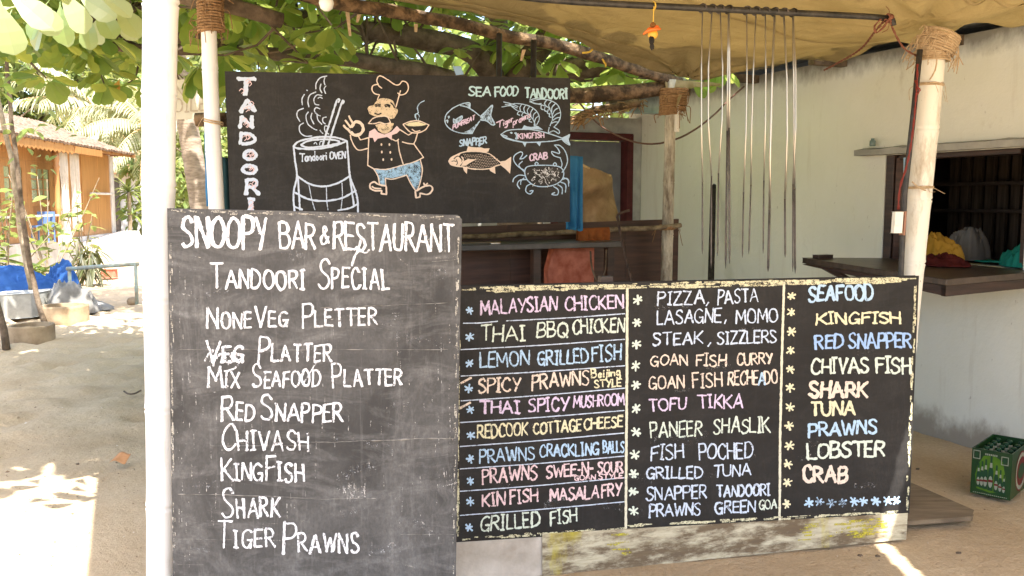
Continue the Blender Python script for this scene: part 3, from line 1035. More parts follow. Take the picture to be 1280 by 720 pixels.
class Board:
    """a flat panel; chalk is laid on it in the photo's pixel grid carried onto the panel's own plane"""

    def __init__(s, root, origin, normal):
        s.root, s.o, s.n = root, Vector(origin), Vector(normal).normalized()
        s.k = 0

    def pt(s, px, py, lift=0.0):
        d = ray(px, py)
        t = (s.o - EYE).dot(s.n) / d.dot(s.n)
        return EYE + d * t + s.n * lift

    def lift(s, lo=0.0014):
        s.k += 1
        return lo + (s.k % 50) * 0.00003

    def stroke(s, mb, pts, wpx, closed=False, lo=0.0014, taper=True, jit=0.22):
        """one chalk stroke through pixel points, width in pixels"""
        pts = [Vector((p[0], p[1])) for p in pts]
        # split at sharp corners so the ribbon never folds over itself
        runs, cur = [], [pts[0]]
        for i in range(1, len(pts)):
            cur.append(pts[i])
            if i < len(pts) - 1:
                a, b = (pts[i] - pts[i - 1]), (pts[i + 1] - pts[i])
                if a.length > 1e-6 and b.length > 1e-6 and a.angle(b) > 0.75:
                    runs.append(cur)
                    cur = [pts[i]]
        runs.append(cur)
        for run in runs:
            q = [run[0]]
            for a, b in zip(run, run[1:]):
                n = max(1, int((b - a).length / 2.2))
                q += [a.lerp(b, (k + 1) / n) for k in range(n)]
            if len(q) < 2 or (q[-1] - q[0]).length < 0.05 and len(q) == 2:
                continue
            d0 = (q[1] - q[0]).normalized() * wpx * 0.25
            d1 = (q[-1] - q[-2]).normalized() * wpx * 0.25
            q = [q[0] - d0] + q + [q[-1] + d1]
            L = s.lift(lo)
            vs, fs = [], []
            m = len(q)
            seed = rj.random() * 90
            for i in range(m):
                t = (q[min(i + 1, m - 1)] - q[max(i - 1, 0)])
                if t.length < 1e-6:
                    t = Vector((1, 0))
                t.normalize()
                nn = Vector((-t.y, t.x))
                ww = wpx * 0.5 * (1 + jit * 2 * noise.noise(Vector((i * 0.7, seed, 0))))
                if taper and (i == 0 or i == m - 1):
                    ww *= 0.55
                off = nn * (0.12 * wpx * noise.noise(Vector((i * 0.45, seed, 7))))
                a, b = q[i] + nn * ww + off, q[i] - nn * ww + off
                vs += [s.pt(a.x, a.y, L), s.pt(b.x, b.y, L)]
                if i:
                    fs.append((2 * i - 2, 2 * i - 1, 2 * i + 1, 2 * i))
            mb.add(vs, fs)

    def curve(s, mb, pts, wpx, step=2.0, closed=False, **kw):
        s.stroke(mb, smooth_line([(p[0], p[1]) for p in pts], step, closed), wpx, **kw)

    def fill(s, mb, pts, lo=0.0009):
        L = s.lift(lo)
        L = lo + (L - lo) * 0.3
        v = [Vector((p[0], p[1], 0)) for p in pts]
        tri = tessellate_polygon([v])
        mb.add([s.pt(p.x, p.y, L) for p in v], [tuple(t) for t in tri])

    def word(s, mb, txt, x0, x1, b0, b1, cap, wpx, small=0.0, jit=0.05, slant=0.0, case=True):
        """txt between pixel columns x0..x1 on a baseline b0..b1; small = size of small capitals"""
        items, tot = [], 0.0
        gap = 0.17
        for ch in txt:
            if ch == ' ':
                tot += 0.34
                items.append(None)
                continue
            k, g = 1.0, ch
            if small and ch.islower():
                k, g = small, ch.upper()
            wd, spec = GL[g]
            items.append((wd, spec, k, tot))
            tot += wd * k + gap
        tot -= gap
        sx = (x1 - x0) / max(tot, 0.01)
        for it in items:
            if it is None:
                continue
            wd, spec, k, off = it
            rot = rj.uniform(-1, 1) * jit
            kk = k * (1 + rj.uniform(-1, 1) * jit)
            dy = rj.uniform(-1, 1) * jit * cap * 0.7
            for md, pts in parse(spec):
                q = []
                for (x, y) in pts:
                    x += rj.uniform(-1, 1) * 0.03
                    y += rj.uniform(-1, 1) * 0.035
                    gx = x0 + (off + (x * k)) * sx + rot * y * cap * k + slant * y * cap
                    t = (gx - x0) / max(1, (x1 - x0))
                    q.append((gx, b0 + (b1 - b0) * t + dy - y * cap * kk - rot * 0.5 * x * sx))
                if md == '~':
                    q = smooth_line(q, max(1.0, cap * 0.09))
                elif md == 'o':
                    a = smooth_line(q, max(1.0, cap * 0.09), True)
                    k0 = rj.randrange(3)
                    q = a[k0:-1] + a[:k0 + 2]
                s.hand(mb, q, wpx)

    def hand(s, mb, q, wpx):
        """a stroke as a hand lays it: thick letters are rubbed in over several passes"""
        q = [Vector((p[0], p[1])) for p in q]
        if wpx < 3.0:
            s.stroke(mb, q, wpx * rj.uniform(0.8, 1.15), jit=0.35)
            if rj.random() < 0.3:
                o = Vector((rj.uniform(-.9, .9), rj.uniform(-.9, .9)))
                i0 = rj.randrange(max(1, len(q) // 2))
                if len(q) - i0 >= 2:
                    s.stroke(mb, [p + o for p in q[i0:]], wpx * 0.55, jit=0.4)
            return
        wpx *= 1.08
        n = 3 if wpx < 5.0 else 4
        for k in range(n):
            sp = wpx * 0.27
            o = Vector((rj.uniform(-sp, sp), rj.uniform(-sp, sp) * 0.7))
            e = Vector((rj.uniform(-sp, sp), rj.uniform(-sp, sp) * 0.7))
            m = max(1, len(q) - 1)
            s.stroke(mb, [p + o.lerp(e, i / m) for i, p in enumerate(q)], wpx * rj.uniform(0.42, 0.62), jit=0.4)

    def star(s, mb, x, y, r, wpx, n=3):
        a0 = rj.random() * 1.0
        for k in range(n):
            a = a0 + k * math.pi / n + rj.uniform(-.15, .15)
            ra, rb = r * rj.uniform(0.75, 1.15), r * rj.uniform(0.75, 1.15)
            s.stroke(mb, [(x - ra * math.cos(a), y - ra * math.sin(a)), (x + rb * math.cos(a), y + rb * math.sin(a))], wpx, jit=0.35)

    def line(s, name, mat, words, wpx, **kw):
        mb = MB()
        for wd in words:
            w2 = dict(kw)
            wp = wpx
            if len(wd) == 7:
                w2.update({k: v for k, v in wd[6].items() if k != 'w'})
                wp = wd[6].get('w', wpx)
            s.word(mb, *wd[:6], wp, **w2)
        return mb.build(name, mat, s.root)


def panel(mb, q, n, th):
    """board body behind its front face q (four corners), pushed back by th"""
    return mb.prism(q, -n * th)


# ---------------- grey standing chalkboard
TLc, TRc = P(210, 261.5, 2.80), P(576, 270, 2.80)
e1 = (TRc - TLc).normalized()
nS = Vector((0, -1, 0))
down = Vector((-(-e1.z), 0, -e1.x))
down = Vector((e1.z, 0, -e1.x)).normalized()
HL = TLc.z / -down.z + 0.02
HR = TRc.z / -down.z + 0.02
board1 = thing('standing_chalkboard', 'tall grey worn chalkboard headed with bar and restaurant in thick white letters', 'chalkboard', (TLc.x, 2.80, 0), 'menu chalkboards')
mb = MB()
cut = 0.012
q = [TLc + e1 * 0.0, TRc - e1 * cut, TRc + down * cut, TRc + down * HR, TLc + down * HL]
panel(mb, q, nS, 0.022)
M['board_grey'] = board_mat('board_grey', (0.038, 0.0365, 0.035), (0.37, 0.36, 0.345), 0.60, 0.68, 0.7, 0.62)
mb.build('panel', M['board_grey'], board1, bevel=0.003)
B1 = Board(board1, TLc, nS)
Wm = chalk(C_WHITE, 0.64)
Wm2 = chalk(C_WHITE, 0.56)
B1.line('chalk_lettering', Wm, [
    ('SNOOPY', 229, 334, 308, 310, 37, dict(w=5.2)), ('BAR', 351, 394, 310, 311, 33, dict(w=3.7)), ('&', 400, 411, 305, 305, 23, dict(w=2.8)),
    ('RESTAURANT', 418, 567, 312, 314, 33, dict(w=3.9))], 4.5, jit=0.03)
mb = MB()
B1.curve(mb, [(452, 296), (448, 312), (443, 322), (440, 332)], 3)
B1.curve(mb, [(446, 308), (456, 316), (462, 312)], 2)
mb.build('chalk_drip', Wm2, board1)
B1.line('chalk_lettering', Wm, [('Tandoori', 264, 381, 360, 361, 31, dict(small=0.74)), ('Special', 398, 486, 360, 361, 38, dict(small=0.66))], 3.6, jit=0.04)
B1.line('chalk_lettering', Wm2, [('None', 259, 314, 411, 409, 26, dict(small=0.72)), ('Veg', 319, 359, 409, 408, 26, dict(small=0.72)), ('Pletter', 378, 471, 408, 406, 28, dict(small=0.72))], 3.3)
B1.line('chalk_lettering', Wm2, [('Veg', 258, 304, 452, 452, 26, dict(small=0.72, w=4.4)), ('Platter', 324, 414, 452, 451, 31, dict(small=0.66))], 3.4)
mb = MB()
for k in range(9):
    x = 260 + k * 4.6
    B1.stroke(mb, [(x + rj.uniform(-4, 4), 440 + rj.uniform(-4, 4)), (x + rj.uniform(-6, 6), 454 + rj.uniform(-5, 4))], 2.2, jit=0.5)
B1.curve(mb, [(300, 452), (294, 460), (286, 463)], 2)
B1.curve(mb, [(396, 452), (390, 462), (380, 478)], 1.5)
mb.build('chalk_smudge', chalk(C_WHITE, 0.45), board1)
B1.line('chalk_lettering', Wm2, [('Mix', 261, 299, 484, 484, 25, dict(small=0.78)), ('Seafood', 316, 400, 484, 483, 27, dict(small=0.72)), ('Platter', 416, 502, 482, 481, 29, dict(small=0.68))], 3.3)
B1.line('chalk_lettering', Wm2, [('Red', 278, 318, 525, 525, 29, dict(small=0.72)), ('Snapper', 327, 428, 525, 527, 31, dict(small=0.70))], 3.6)
B1.line('chalk_lettering', Wm2, [('Chivash', 278, 386, 562, 563, 30, dict(small=0.77))], 3.3)
B1.line('chalk_lettering', Wm2, [('King', 278, 328, 600, 600, 27, dict(small=0.78)), ('Fish', 333, 380, 601, 602, 30, dict(small=0.75))], 3.4)
B1.line('chalk_lettering', Wm2, [('Shark', 278, 349, 648, 646, 38, dict(small=0.62))], 3.6)
B1.line('chalk_lettering', Wm2, [('Tiger', 272, 343, 684, 683, 31, dict(small=0.70)), ('Prawns', 355, 448, 690, 690, 36, dict(small=0.64))], 3.6)
# creases in the covering paper and pale scuffs
mb = MB()


def crease(y, x0, x1, slope, amp=1.5, w=0.0035):
    q = []
    for i in range(60):
        t = i / 59
        x = x0 + (x1 - x0) * t
        yy = y + slope * (x - x0) + amp * noise.noise(Vector((x * 0.02, y, 0))) + amp * 0.4 * noise.noise(Vector((x * 0.09, y, 3)))
        q.append(B1.pt(x, yy, 0.0))
    mb.tube(q, [w * (0.15 + 0.85 * abs(noise.noise(Vector((i * 0.17, y, 9))) * 1.6)) for i in range(60)], 6)


crease(553, 388, 568, -0.03, 1.6, 0.0034)
crease(557, 262, 388, 0.0, 1.2, 0.0022)
crease(617, 222, 398, 0.03, 1.6, 0.0034)
crease(624, 398, 470, -0.02, 1.6, 0.0024)
crease(437, 222, 560, 0.0, 1.0, 0.0016)
crease(385, 400, 560, -0.04, 1.5, 0.0016)
crease(668, 500, 568, 0.0, 1.2, 0.0016)
crease(674, 222, 290, 0.0, 1.2, 0.0016)
crease(706, 222, 255, 0.0, 1.0, 0.0014)
crease(327, 540, 570, -0.08, 1.2, 0.0016)
M['crease'] = mottled('crease', (0.10, 0.095, 0.085), (0.30, 0.28, 0.25), 25, lo=0.4, hi=0.6)
mb.build('paper_crease', M['crease'], board1, smooth=True)
mb = MB()
for i in range(170):
    x, y = rj.uniform(216, 566), rj.triangular(268, 718, 600)
    if rj.random() < 0.35:
        x = rj.choice([rj.uniform(214, 240), rj.uniform(540, 568)])
    L = rj.uniform(3, 22)
    B1.stroke(mb, [(x, y), (x + rj.uniform(-0.8, 0.8), y + L)], rj.uniform(0.5, 1.1), lo=0.0008)
for i in range(26):
    x, y = rj.uniform(220, 560), rj.uniform(268, 715)
    a = rj.uniform(-0.4, 0.4)
    L = rj.uniform(4, 18)
    B1.stroke(mb, [(x, y), (x + L * math.cos(a), y + L * math.sin(a))], rj.uniform(0.6, 1.2), lo=0.0008)
for q in (((524, 648), (535, 660), (541, 664)), ((496, 318), (503, 327), (509, 331)), ((228, 367), (240, 370)), ((543, 322), (556, 323), (569, 320))):
    B1.stroke(mb, q, 1.4, lo=0.0008)
for i in range(40):
    x, y = rj.uniform(424, 462), rj.uniform(602, 622)
    B1.stroke(mb, [(x, y), (x + rj.uniform(-1, 1), y + rj.uniform(4, 9))], 1.2, lo=0.0008)
mb.build('scuff', chalk((0.50, 0.48, 0.45), 0.30), board1)

mb = MB()
for (a_, b_, n_) in (((212, 263.5), (570, 272), 70), ((213, 270), (218, 716), 70), ((573, 285), (567, 716), 60)):
    for k in range(n_):
        t = rj.random()
        x, y = a_[0] + (b_[0] - a_[0]) * t, a_[1] + (b_[1] - a_[1]) * t
        d = Vector((b_[0] - a_[0], b_[1] - a_[1])).normalized()
        o = Vector((-d.y, d.x)) * rj.gauss(0, 1.1)
        L = rj.uniform(2, 12)
        B1.stroke(mb, [(x + o.x, y + o.y), (x + o.x + d.x * L, y + o.y + d.y * L)], rj.uniform(0.5, 1.8), lo=0.0008, jit=0.45)
mb.build('edge_wear', chalk((0.46, 0.43, 0.37), 0.42), board1)
# ---------------- long menu board with three columns
PA, PB = P(574, 358, 3.38), P(1148, 345.5, 3.80)
uM = Vector((PB.x - PA.x, PB.y - PA.y, 0)).normalized()
nM = Vector((uM.y, -uM.x, 0))
board2 = thing('menu_board', 'long black chalkboard of three menu columns with yellow chalk edges', 'chalkboard', ((PA.x + PB.x) / 2, (PA.y + PB.y) / 2, 0), 'menu chalkboards')
B2 = Board(board2, PA, nM)
mb = MB()
q = [B2.pt(572, 358.2), B2.pt(1148, 345.5), B2.pt(1136, 641), B2.pt(569.5, 677)]
panel(mb, q, nM, 0.024)
M['board_black'] = board_mat('board_black', (0.012, 0.0105, 0.0095), (0.17, 0.16, 0.15), 0.24, 0.4, 0.4, 0.5)
mb.build('panel', M['board_black'], board2, bevel=0.003)
mb = MB()
mb.box(B2.pt(760, 500, -0.05), uM * 0.025, nM * 0.022, Z * 0.5)
mb.box(B2.pt(1060, 500, -0.05), uM * 0.025, nM * 0.022, Z * 0.5)
mb.build('back_batten', M['dark_wood'], board2)
# worn yellow and white paint along the edges
mb = MB()


def rough_band(B, mb, a, b, wpx, n, dens=0.8):
    for k in range(n):
        t = rj.random()
        L = rj.uniform(0.01, 0.05)
        x, y = a[0] + (b[0] - a[0]) * t, a[1] + (b[1] - a[1]) * t
        d = Vector((b[0] - a[0], b[1] - a[1])).normalized()
        nn = Vector((-d.y, d.x)) * rj.uniform(-0.5, 0.5) * wpx
        Lp = L * (Vector(b) - Vector(a)).length
        B.stroke(mb, [(x + nn.x, y + nn.y), (x + nn.x + d.x * Lp, y + nn.y + d.y * Lp)], rj.uniform(0.8, 2.6), jit=0.4)


rough_band(B2, mb, (577, 362.5), (1130, 350), 6.0, 210)
rough_band(B2, mb, (573.5, 364), (572.0, 668), 2.6, 80)
rough_band(B2, mb, (1144.5, 350), (1133.5, 628), 2.4, 50)
rough_band(B2, mb, (574, 674), (780, 660.5), 3.4, 60)
rough_band(B2, mb, (784, 657), (1120, 640), 3.0, 60)
mb.build('chalk_border', chalk((0.72, 0.68, 0.46), 0.48), board2)
mb = MB()
B2.stroke(mb, [(784, 360), (783.2, 500), (782, 660)], 3.2, jit=0.15)
B2.stroke(mb, [(979.8, 353), (977, 450), (975, 540), (974.2, 650)], 3.0, jit=0.15)
mb.build('chalk_divider', chalk((0.74, 0.71, 0.55), 0.72), board2)
for (x0, y0, x1, y1) in ((579, 404, 622, 401.5), (633, 401, 781, 392), (576, 437, 781, 424), (576, 470, 781, 457), (576, 501, 781, 485), (575, 528, 780, 513),
                         (575, 558, 780, 541), (575, 586, 780, 570), (575, 614, 780, 597), (575, 644, 780, 627)):
    mb = MB()
    B2.curve(mb, [(x0, y0), ((x0 + x1) / 2, (y0 + y1) / 2 + 0.8), (x1, y1)], 1.3, 6)
    mb.build('chalk_rule', chalk(C_BLUEWHITE, 0.62), board2)

D_ = 0.045


def rows(B, table, wpx):
    for col, words, wp in table:
        B.line('chalk_lettering', chalk(col, 0.62 if (wp or wpx) < 3 else 0.70), words, wp or wpx, jit=rj.uniform(0.04, 0.09))


rows(B2, [
    (C_LILAC, [('MALAYSIAN', 601, 696, 394, 387, 17), ('CHICKEN', 707, 779, 388, 385, 17)], 0),
    (C_GREEN, [('THAI', 600, 656, 427, 425, 19), ('BBQ', 671, 709, 422, 420, 18), ('CHICKEN', 716, 780, 417, 415, 17)], 0),
    (C_BLUE, [('LEMON', 600, 661, 459, 456, 18), ('GRILLED', 672, 735, 456, 453, 17), ('FISH', 740, 776, 452, 450, 19)], 0),
    (C_PEACH, [('SPICY', 598, 650, 491, 488, 17), ('PRAWNS', 665, 736, 487, 480, 18)], 0),
    (C_YELLOW, [('Beijing', 739, 775, 472, 469, 11, dict(w=2.0)), ('STYLE', 743, 776, 484, 483, 9, dict(w=1.8))], 0),
    (C_LILAC, [('THAI', 600, 649, 517, 516, 15, dict(w=3.4)), ('SPICY', 661, 710, 515, 512, 16), ('MUSHROOM', 717, 780, 509, 506, 14, dict(w=2.0))], 0),
    (C_YELLOW, [('RED', 597, 622, 548, 546, 16), ('COOK', 624, 659, 546, 544, 16), ('COTTAGE', 667, 726, 543, 538, 14), ('CHEESE', 730, 778, 537, 533, 13)], 2.2),
    (C_BLUE, [('PRAWNS', 600, 668, 578, 574, 16), ('CRACKLING', 675, 748, 571, 568, 15), ('BALLS', 754, 780, 566, 565, 14)], 2.2),
    (C_PINK, [('PRAWNS', 603, 671, 604, 598, 17), ('SWEE-N-', 683, 741, 597, 592, 15), ('SOUR', 747, 778, 591, 590, 13), ('GOAN', 718, 744, 600, 599, 6, dict(w=1.5)), ('STYLE', 748, 778, 599, 597, 6, dict(w=1.5))], 2.2),
    (C_PINK, [('KIN', 603, 631, 633, 630, 16), ('FISH', 638, 672, 629, 626, 16), ('MASALA', 688, 748, 626, 622, 15), ('FRY', 752, 776, 622, 619, 15)], 0),
    (C_GREEN, [('GRILLED', 601, 674, 664, 657, 18), ('FISH', 688, 721, 656, 651, 16)], 0),
    (C_BLUEWHITE, [('PIZZA', 822, 880, 381, 379.5, 16), (',', 883, 886, 380, 380, 13), ('PASTA', 897, 947, 380, 377, 17)], 2.0),
    (C_BLUEWHITE, [('LASAGNE', 821, 901, 405.5, 402.5, 17), (',', 905, 908, 402, 402, 13), ('MOMO', 920, 971, 405, 402, 17)], 2.0),
    (C_BLUEWHITE, [('STEAK', 816, 878, 432, 429.5, 15), (',', 885, 889, 430, 430, 13), ('SIZZLERS', 897, 970, 430, 428, 15)], 2.1),
    (C_PEACH, [('GOAN', 813, 859, 457, 455.5, 13), ('FISH', 870, 907, 457, 457, 15), ('CURRY', 921, 965, 455.5, 455, 14)], 2.0),
    (C_PEACH, [('GOAN', 811, 855, 486, 484, 15), ('FISH', 866, 902, 484.5, 483, 17), ('RECHE', 910, 947, 481, 480.5, 17), ('DO', 956, 971, 480, 479, 16)], 2.0),
    (C_BLUE, [('A', 948, 956, 480, 480, 14)], 2.0),
    (C_LILAC, [('TOFU', 811, 857, 514, 511, 15), ('TIKKA', 873, 928, 510.5, 509, 17)], 2.3),
    (C_GREEN, [('PANEER', 814, 877, 546.5, 544, 18), ('SHASLIK', 892, 962, 541.5, 539.5, 18)], 2.1),
    (C_BLUEWHITE, [('FISH', 814, 854, 575.5, 572, 18), ('POCHED', 874, 940, 574, 572, 19)], 2.1),
    (C_BLUEWHITE, [('GRILLED', 808, 878, 598.5, 597, 14), ('TUNA', 892, 938, 596, 593.5, 14)], 2.1),
    (C_BLUEWHITE, [('SNAPPER', 808, 883, 625, 622, 16), ('TANDOORI', 896, 962, 621, 619, 14)], 2.1),
    (C_BLUEWHITE, [('PRAWNS', 812, 875, 646, 643, 15), ('GREEN', 894, 944, 642, 639, 14)], 2.2),
    (C_GREEN, [('GOA', 949, 971, 636.5, 635, 11)], 1.8),
    (C_BLUE, [('SEAFOOD', 1011, 1091, 376, 374.5, 19)], 4.0),
    (C_YELLOW, [('KINGFISH', 1021, 1125, 405, 403.5, 14)], 3.4),
    ((0.36, 0.52, 0.82), [('RED', 1019, 1053, 436, 434.5, 17), ('SNAPPER', 1061, 1138, 434.5, 434.5, 18)], 3.4),
    (C_GREEN, [('CHIVAS', 1014, 1085, 467.5, 466, 19), ('FISH', 1095, 1138, 466, 466, 19)], 3.6),
    (C_PEACH, [('SHARK', 1012, 1084, 496, 497, 19)], 5.0),
    (C_YELLOW, [('TUNA', 1013, 1068, 520, 518, 16)], 4.0),
    (C_BLUE, [('PRAWNS', 1012, 1095, 546, 541, 17)], 3.8),
    (C_GREEN, [('LOBSTER', 1010, 1105, 573, 569, 19)], 4.0),
    (C_PEACH, [('CRAB', 1004, 1058, 602, 602, 19)], 5.0),
], 2.3)
for col, r, wp, pts in (
        (C_BLUE, 5.2, 2.2, [(587, 388), (587, 421), (587, 454), (586, 486), (588, 512), (588, 544), (588, 573.5), (588, 601), (588, 627), (586, 659)]),
        (C_GREEN, 6.0, 2.4, [(797, 374.5), (796, 403), (795, 430), (794.5, 457), (795, 481), (795, 510.5), (795, 540), (793.6, 568.6), (792, 592.5), (791, 614), (792, 639)]),
        (C_YELLOW, 5.6, 2.2, [(989, 370), (989, 390), (989, 414.5), (988, 437.5), (987.5, 461), (987, 484), (987, 509), (986, 532), (986.6, 557), (984.5, 580), (984, 603), (983.5, 630)]),
        (C_BLUE, 5.6, 2.4, [(1011, 628.5), (1067, 626.5), (1078.6, 626), (1094.6, 626), (1109, 625.4), (1120, 625.4)])):
    for (x, y) in pts:
        mb = MB()
        B2.star(mb, x, y, r, wp, 3)
        mb.build('chalk_star', chalk(col, 0.78), board2)
for (x, y) in ((1024, 627), (1039, 628.5), (1052.6, 628)):
    mb = MB()
    B2.star(mb, x, y, 5.5, 2.2, 3)
    mb.build('chalk_star', chalk(C_BLUE, 0.40), board2)
# rubbed-out ghosts of older writing, as broad soft smears of chalk
for B, n, x0, x1, y0, y1, cv in ((B2, 22, 590, 1110, 375, 640, 0.13), (B1, 24, 235, 545, 300, 700, 0.15)):
    mb = MB()
    for k in range(n):
        x, y = rj.uniform(x0, x1), rj.uniform(y0, y1)
        a = rj.uniform(-0.5, 0.3)
        L = rj.uniform(10, 46)
        B.curve(mb, [(x, y), (x + L * 0.5 * math.cos(a), y + L * 0.5 * math.sin(a) - rj.uniform(0, 4)), (x + L * math.cos(a), y + L * math.sin(a))], rj.uniform(5, 12), 3, lo=0.0006, jit=0.45)
    mb.build('chalk_smear', chalk((0.42, 0.42, 0.42), cv), B.root)
mb = MB()
for (x, y) in ((580, 476), (579, 507)):
    B2.stroke(mb, [(x - 4, y + 3), (x + 9, y - 4)], 2.6)
mb.build('chalk_dash', chalk(C_PEACH, 0.6), board2)
# weathered plank under the board, white over bare wood with yellow patches
board3 = thing('foot_plank', 'weathered cream and yellow plank under the long menu chalkboard', 'plank', B2.pt(900, 690), None)
mp = NM('foot_plank_paint', 0.9, 0.2)
f1 = mp.ramp(mp.noise(4, 10, (1.0, 1.0, 3.0), 0.72), [(0.45, 0.0), (0.57, 1.0)])
f2 = mp.ramp(mp.noise(2.6, 6, (1.3, 1.3, 0.5), 0.7), [(0.55, 0.0), (0.68, 1.0)])
f3 = mp.ramp(mp.noise(10, 8, (0.5, 0.5, 5), 0.75), [(0.45, 0.0), (0.62, 1.0)])
c = mp.mix(f1, (0.15, 0.11, 0.07), (0.55, 0.50, 0.36))
c = mp.mix(mp.math('MULTIPLY', f3, 0.45), c, (0.22, 0.17, 0.10))
c = mp.mix(mp.math('MULTIPLY', f2, 0.85), c, (0.50, 0.42, 0.05))
mp.color(c)
mp.bump(mp.noise(30, 6, (0.5, 0.5, 6)), 0.5, 0.004)
mb = MB()
top, bot = [], []
for i in range(25):
    t = i / 24
    x = 678.5 + (1133.5 - 678.5) * t
    top.append(B2.pt(x, 667.6 + (641.8 - 667.6) * t, 0.003))
    bot.append(B2.pt(x - 2 * t, 719 + (673 - 719) * t + 1.6 * noise.noise(Vector((i * 0.6, 0, 0))), 0.003))
panel(mb, top + bot[::-1], nM, 0.03)
mb.build('board', mp.m, board3, bevel=0.003)
mb = MB()
for cx, r, n in ((1078, 28, 90), (1010, 8, 14), (772, 16, 22)):
    for k in range(n):
        x = cx + rj.gauss(0, 0.45) * r
        t = (x - 678) / 455
        y = 672 - 26 * t + rj.uniform(0, 30 - 8 * t)
        if k % 2:
            B2.stroke(mb, [(x - rj.uniform(2, 10), y), (x + rj.uniform(2, 10), y - 1)], rj.uniform(1, 2.6), lo=0.0045)
mb.build('yellow_paint', chalk((0.55, 0.48, 0.07), 0.42), board3)
cbk = MB()
qq = [B2.pt(571, 679.6, -0.004), B2.pt(676.6, 669.6, -0.004), B2.pt(677, 719, -0.004), B2.pt(571, 727, -0.004)]
panel(cbk, qq, nM, 0.12)
o = cbk.build('cement_block', M['cement'], loc=B2.pt(620, 700), bevel=0.01)
tag(o, 'dirty white cement block under the left end of the menu chalkboard', 'block')

# ---------------- upper chalkboard with the drawings
TA, TB = P(281.5, 89.5, 4.62), P(712.5, 98, 4.86)
uT = Vector((TB.x - TA.x, TB.y - TA.y, 0)).normalized()
nT = Vector((uT.y, -uT.x, 0))
board4 = thing('drawing_chalkboard', 'upper black chalkboard with chalk drawings of a cook, an oven and fish', 'chalkboard', ((TA.x + TB.x) / 2, (TA.y + TB.y) / 2, 1.3), 'menu chalkboards')
B4 = Board(board4, TA, nT)
mb = MB()
q = [B4.pt(281.5, 89.5), B4.pt(712.5, 98), B4.pt(712, 277), B4.pt(288.5, 283)]
panel(mb, q, nT, 0.02)
M['board_top'] = board_mat('board_top', (0.014, 0.0125, 0.011), (0.17, 0.16, 0.15), 0.32, 0.5, 0.3, 0.6)
mb.build('panel', M['board_top'], board4, bevel=0.002)


class T:
    """traced drawing: a zoomed crop's own grid (origin and scale)"""

    def __init__(s, ox, oy, k):
        s.ox, s.oy, s.k = ox, oy, k

    def __call__(s, spec):
        v = [float(x) for x in spec.replace(',', ' ').split()]
        return [(s.ox + v[i] / s.k, s.oy + v[i + 1] / s.k) for i in range(0, len(v), 2)]


def drawing(name, mat, tr, curves, wpx, lines=(), fills=(), step=1.6):
    mb = MB()
    for f in fills:
        B4.fill(mb, tr(f))
    for c in curves:
        B4.curve(mb, tr(c), wpx, step)
    for l in lines:
        B4.stroke(mb, tr(l), wpx)
    return mb.build(name, mat, board4)


# TANDOORI in tall block letters
mb = MB()
mi = MB()
a = T(270, 80, 3.79)
for ch, x0, x1, y0, y1 in (('T', 96, 184, 64, 150), ('A', 112, 188, 164, 232), ('N', 113, 178, 244, 306), ('D', 113, 190, 322, 385),
                           ('O', 127, 193, 405, 456), ('O', 125, 194, 476, 525), ('R', 138, 206, 542, 622), ('I', 150, 184, 636, 700)):
    (px0, py0), (px1, py1) = a(f'{x0},{y0} {x1},{y1}')
    wv = 6.0 if ch in 'TANI' else 5.4
    B4.word(mb, ch, px0 + 1.5, px1 - 1.5, py1 - 1.5, py1 - 1.5, py1 - py0 - 3, wv, jit=0.0)
    for k in range(3):
        x, y = rj.uniform(px0 + 5, px1 - 5), rj.uniform(py0 + 4, py1 - 4)
        B4.curve(mi, [(x - 3, y), (x, y - 3), (x + 3, y), (x, y + 3)], 0.9, lo=0.0032)
mb.build('chalk_lettering', chalk(C_BLUEWHITE, 0.9), board4)
mi.build('chalk_outline', chalk(C_PINK, 0.6), board4)
# oven
v = T(355, 90, 4.0)
drawing('oven_drawing', chalk(C_BLUEWHITE, 0.80), v, [
    '48,370 55,440 65,520 50,590 48,640 53,695', '315,345 322,430 330,520 355,590 368,640 370,700', '48,370 80,345 180,325 260,328 315,345',
    '48,370 70,382 160,385 250,370 315,345', '85,365 120,345 190,337 250,340 278,350 250,362 190,372 120,378 85,366', '65,520 130,560 200,572 270,555 330,520',
    '50,600 120,635 200,645 290,630 360,592', '50,672 70,680 92,688', '270,692 330,680 368,660', '270,135 278,138 272,152', '292,142 300,147 294,158'], 2.3,
    ['70,530 80,690', '330,525 350,670', '190,375 265,140', '220,365 292,145'])
drawing('stave_drawing', chalk(C_BLUEWHITE, 0.6), v, ['125,565 140,640 155,690', '212,575 214,640 220,690', '290,555 292,620 285,690', '150,360 158,352 165,362', '178,365 182,348 200,348'], 1.1)
drawing('smoke_drawing', chalk(C_BLUEWHITE, 0.66), v, [
    '215,20 180,30 160,60 160,85', '205,28 200,45 205,65', '185,60 180,85 190,105', '210,70 200,85 208,108', '102,112 90,135 92,165', '160,100 130,115 120,145 125,175',
    '190,118 165,115 150,135 155,160 175,165', '192,132 180,126 170,132', '98,182 70,195 65,220 80,248', '98,255 78,270 80,300 105,320 140,320', '122,200 110,220 120,260 150,285 165,290',
    '140,205 135,230 150,260', '180,185 160,178 152,195 170,215 182,220', '165,215 170,240 190,262', '212,225 195,230 195,250 208,260', '180,290 186,300 195,308', '228,275 205,270 205,295 225,312', '113,91 115,92 118,93'], 1.3)
mb = MB()
B4.word(mb, 'T', 374.5, 381, 202, 202, 10, 1.7)
B4.word(mb, 'andoori', 381.5, 408.5, 201.5, 200, 11.5, 1.6)
B4.word(mb, 'OVEN', 412.5, 432, 199, 197.5, 8.2, 1.7)
mb.build('chalk_lettering', chalk(C_BLUEWHITE, 0.9), board4)
